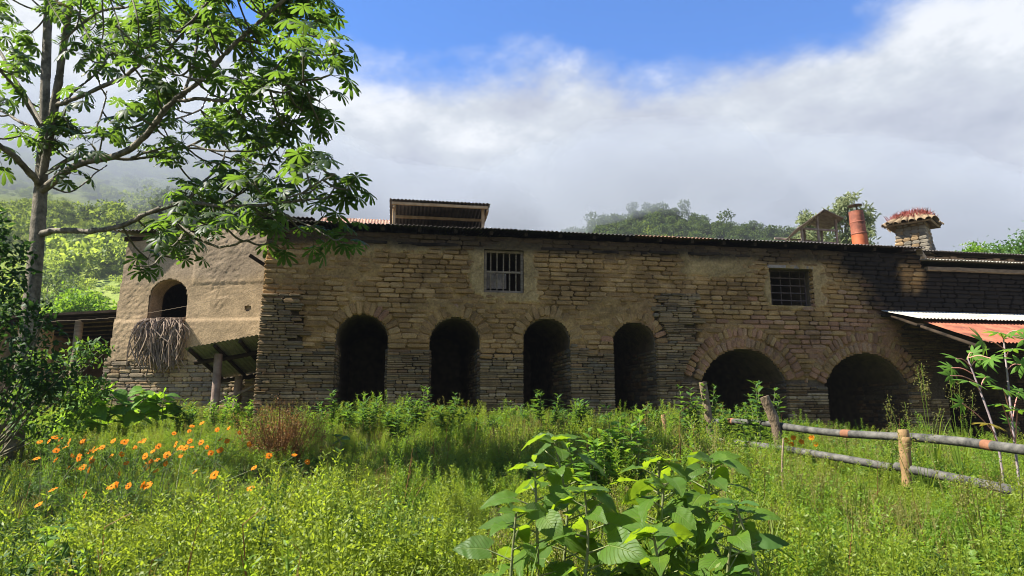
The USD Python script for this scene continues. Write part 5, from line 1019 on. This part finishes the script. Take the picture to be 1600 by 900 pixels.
cloud_lump('low_cloud', 'grey mist over the forested hilltop behind the long roof', [((48, 225, 78), (40, 50, 11)), ((100, 220, 70), (50, 50, 10)), ((6, 215, 64), (22, 45, 15)), ((150, 230, 62), (45, 50, 13)), ((72, 195, 70), (45, 30, 7)), ((25, 190, 66), (24, 30, 9)), ((112, 190, 62), (34, 28, 7))], .019)

# ------------------------------------------------------------------ the weeds
rw = np.random.default_rng(2024)
def bushy(h, ns, nl, L, W, spread, r, tipw=.35):
    st_, po, di = [], [], []
    for k in range(ns):
        a = r.uniform(0, 6.28); e = np.array([math.cos(a) * spread * r.random() ** .6, math.sin(a) * spread * r.random() ** .6, h * r.uniform(.6, 1.05)]); c = curve([e * [.3, .3, 0], e * [.65, .65, .55], e], 3); st_.append(tube(c, np.linspace(.0035, .0018, len(c)), 3, False))
        for j in range(nl // ns):
            t = r.uniform(.2, 1.0) ** .8; p = np.array([np.interp(t * (len(c) - 1), np.arange(len(c)), c[:, i]) for i in range(3)]); o = rdir(1, r, .1)[0] * [1, 1, .6]; po.append(p + o * r.uniform(.0, .05)); di.append(o)
    po = np.array(po); return join([join(st_), bits(po, di, rdir(len(po), r, 2.0) + [-.4, 0, 0], r.uniform(.6, 1.3, len(po)) * L, W)])
def tuft(h, n, w, r, lean=.5):
    V, F = [], []
    for k in range(n):
        a = r.uniform(0, 6.28); hh = h * r.uniform(.5, 1.05); o = np.array([math.cos(a), math.sin(a), 0]); s = np.array([-o[1], o[0], 0]); sp = hh * lean * r.uniform(.2, 1); b = o * r.uniform(0, .07); q = len(V)
        for t_ in (0, .4, .75, 1.0):
            p = b + o * sp * t_ ** 2 + np.array([0, 0, hh * (t_ - .2 * t_ ** 3)]); ww = w * (1 - t_ ** 2) + .0006; V += [p - s * ww, p + s * ww]
        for i in range(3): u_ = q + 2 * i; F += [[u_, u_ + 1, u_ + 3], [u_, u_ + 3, u_ + 2]]
    return np.array(V), np.array(F)
def seedy(h, n, r):
    st_, po = [], []
    for k in range(n):
        e = np.array([r.normal() * .1, r.normal() * .1, h * r.uniform(.7, 1.1)]); c = curve([e * [.3, .3, 0], e * [.7, .7, .6], e], 3); st_.append(tube(c, .0022, 3, False)); po += [c[-1] + (c[-3] - c[-1]) * r.random() * .8 + r.normal(size=3) * .014 for _ in range(26)]
    return join([join(st_), bits(po, rdir(len(po), r, .7), rdir(len(po), r), r.uniform(.012, .022, len(po)), .007)])
def plume(h, ns, r, L, W, spread=.13):
    """upright feathery stems clothed in short leaves, paler towards the tip"""
    st_, po, di = [], [], []
    for k in range(ns):
        e = np.array([r.normal() * spread, r.normal() * spread, h * r.uniform(.6, 1.12)]); c = curve([e * [.35, .35, 0], e * [.6, .6, .6], e], 4); st_.append(tube(c, np.linspace(.0035, .0015, len(c)), 3, False))
        for j in range(46):
            t = .22 + .78 * (j + r.random()) / 46; p = np.array([np.interp(t * (len(c) - 1), np.arange(len(c)), c[:, i]) for i in range(3)]); a = j * 2.4; ln = (1.15 - t) * .055 + .008; o = np.array([math.cos(a), math.sin(a), .7]); po += [p, p + o * ln * .6]; di += [o, o + r.normal(size=3) * .5]
    po = np.array(po); return join([join(st_), bits(po, di, rdir(len(po), r, 1.2), r.uniform(.7, 1.3, len(po)) * L, W)])
def dead(h, r):
    st_ = []
    for k in range(5):
        e = np.array([r.normal() * .16, r.normal() * .16, h * r.uniform(.5, 1.1)]); c = curve([e * [.2, .2, 0], e * [.6, .6, .6] + r.normal(size=3) * .02, e], 3); st_.append(tube(c, np.linspace(.004, .0015, len(c)), 3, False))
        for q in range(3): s = c[r.integers(2, len(c))]; st_.append(tube([s, s + rdir(1, r, .6)[0] * .09], .0015, 3, False))
    return join(st_)
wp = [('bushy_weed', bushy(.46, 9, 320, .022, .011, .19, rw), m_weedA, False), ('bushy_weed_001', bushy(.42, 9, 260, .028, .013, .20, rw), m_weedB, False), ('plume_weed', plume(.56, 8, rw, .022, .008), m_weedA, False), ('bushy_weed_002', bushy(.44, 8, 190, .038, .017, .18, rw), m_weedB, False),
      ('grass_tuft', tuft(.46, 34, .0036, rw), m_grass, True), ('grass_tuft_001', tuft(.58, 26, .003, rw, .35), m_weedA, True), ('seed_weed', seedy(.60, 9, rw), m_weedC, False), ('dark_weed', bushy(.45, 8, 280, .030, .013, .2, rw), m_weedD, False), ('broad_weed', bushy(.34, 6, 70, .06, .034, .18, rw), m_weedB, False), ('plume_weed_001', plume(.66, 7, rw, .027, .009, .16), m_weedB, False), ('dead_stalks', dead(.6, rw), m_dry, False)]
pts, kinds, scs = [], [], []
for (y0, y1, dens) in ((1.3, 4.0, 60), (4.0, 7.0, 46), (7.0, 19.5, 30)):
    hw = lambda y: .82 * y + 1.6
    n = int(dens * (hw(y0) + hw(y1)) * (y1 - y0)); y = rw.uniform(y0, y1, n); x = rw.uniform(-1, 1, n) * (.82 * y + 1.6); pts.append(np.stack([x, y], 1))
pts = np.vstack(pts); rel = pts - B0[:2]; S_, T_ = rel @ BU[:2], rel @ BN[:2]
inb = (S_ > -2.75) & (T_ > -.12) | ((pts[:, 1] > 15.35) & (pts[:, 0] > -9.6)) | ((pts[:, 1] > 17.3) & (pts[:, 0] > -13.8) & (pts[:, 0] < -9.8))
pts = pts[~inb]; x, y = pts.T; nz_ = meshkit.fbm(np.stack([x * .55, y * .55, x * 0], -1), 3, 15); nz2 = meshkit.fbm(np.stack([x * .8, y * .8, x * 0], -1), 3, 19); u = rw.random(len(x))
P_ = np.array([.19, .16, .15, .11, .08, .045, .06, .03, .06, .085, .03]); spc = np.stack([meshkit.noise(np.stack([x * .75, y * .75, x * 0 + k * 7.3], -1), 50 + k) for k in range(11)], 1) ** 4.5 * P_; spc = np.cumsum(spc / spc.sum(1, keepdims=True), 1); kinds = np.minimum((u[:, None] > spc).sum(1), 10)
midleft = np.exp(-((x + 2.2) / 1.6) ** 2 - ((y - 7.6) / 2.2) ** 2); kinds = np.where((rw.random(len(x)) < .75 * midleft), rw.choice([4, 5, 7, 6, 10], len(x), p=[.35, .3, .2, .1, .05]), kinds)
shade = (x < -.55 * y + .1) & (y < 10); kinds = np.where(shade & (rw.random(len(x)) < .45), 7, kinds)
sc_ = (.34 + 1.12 * nz_) * rw.uniform(.75, 1.25, len(x)); sc_ *= np.where(y < 2.6, .62, 1); near_wall = np.clip((y - 8.5) / 3.5, 0, 1); sc_ *= 1 - .17 * near_wall; sc_ *= 1 - .35 * np.exp(-((x - 3.3) / .9) ** 2 - ((y - 9.8) / 1.2) ** 2); sc_ *= 1 - .38 * np.exp(-((x + 3.0) / 1.3) ** 2 - ((y - 5.2) / 1.0) ** 2); sc_ *= 1 - .3 * np.exp(-((x + 4.2) / 1.5) ** 2 - ((y - 6.6) / 1.4) ** 2) - .25 * np.exp(-((x + 3.1) / .9) ** 2 - ((y - 8.6) / .9) ** 2)
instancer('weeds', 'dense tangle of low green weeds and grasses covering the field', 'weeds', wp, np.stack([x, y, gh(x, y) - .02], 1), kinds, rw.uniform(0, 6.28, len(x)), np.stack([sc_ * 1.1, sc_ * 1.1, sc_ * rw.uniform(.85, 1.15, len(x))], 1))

# ------------------------------------------------------------------ the damp air
m_haze = M(stage, '/World/Looks/haze', {'v': ('principled_volume', {'color': (0.80, 0.86, 0.94), 'density': 0.00022, 'anisotropy': 0.0})}, volume='v.volume')
hv, hf = bx(-705, 705, -65, 725, -9, 150); tag(usdkit.mesh(stage, '/World/haze', (hv, hf), m_haze), 'thin damp haze in the air of the valley', 'haze', None, 'stuff')
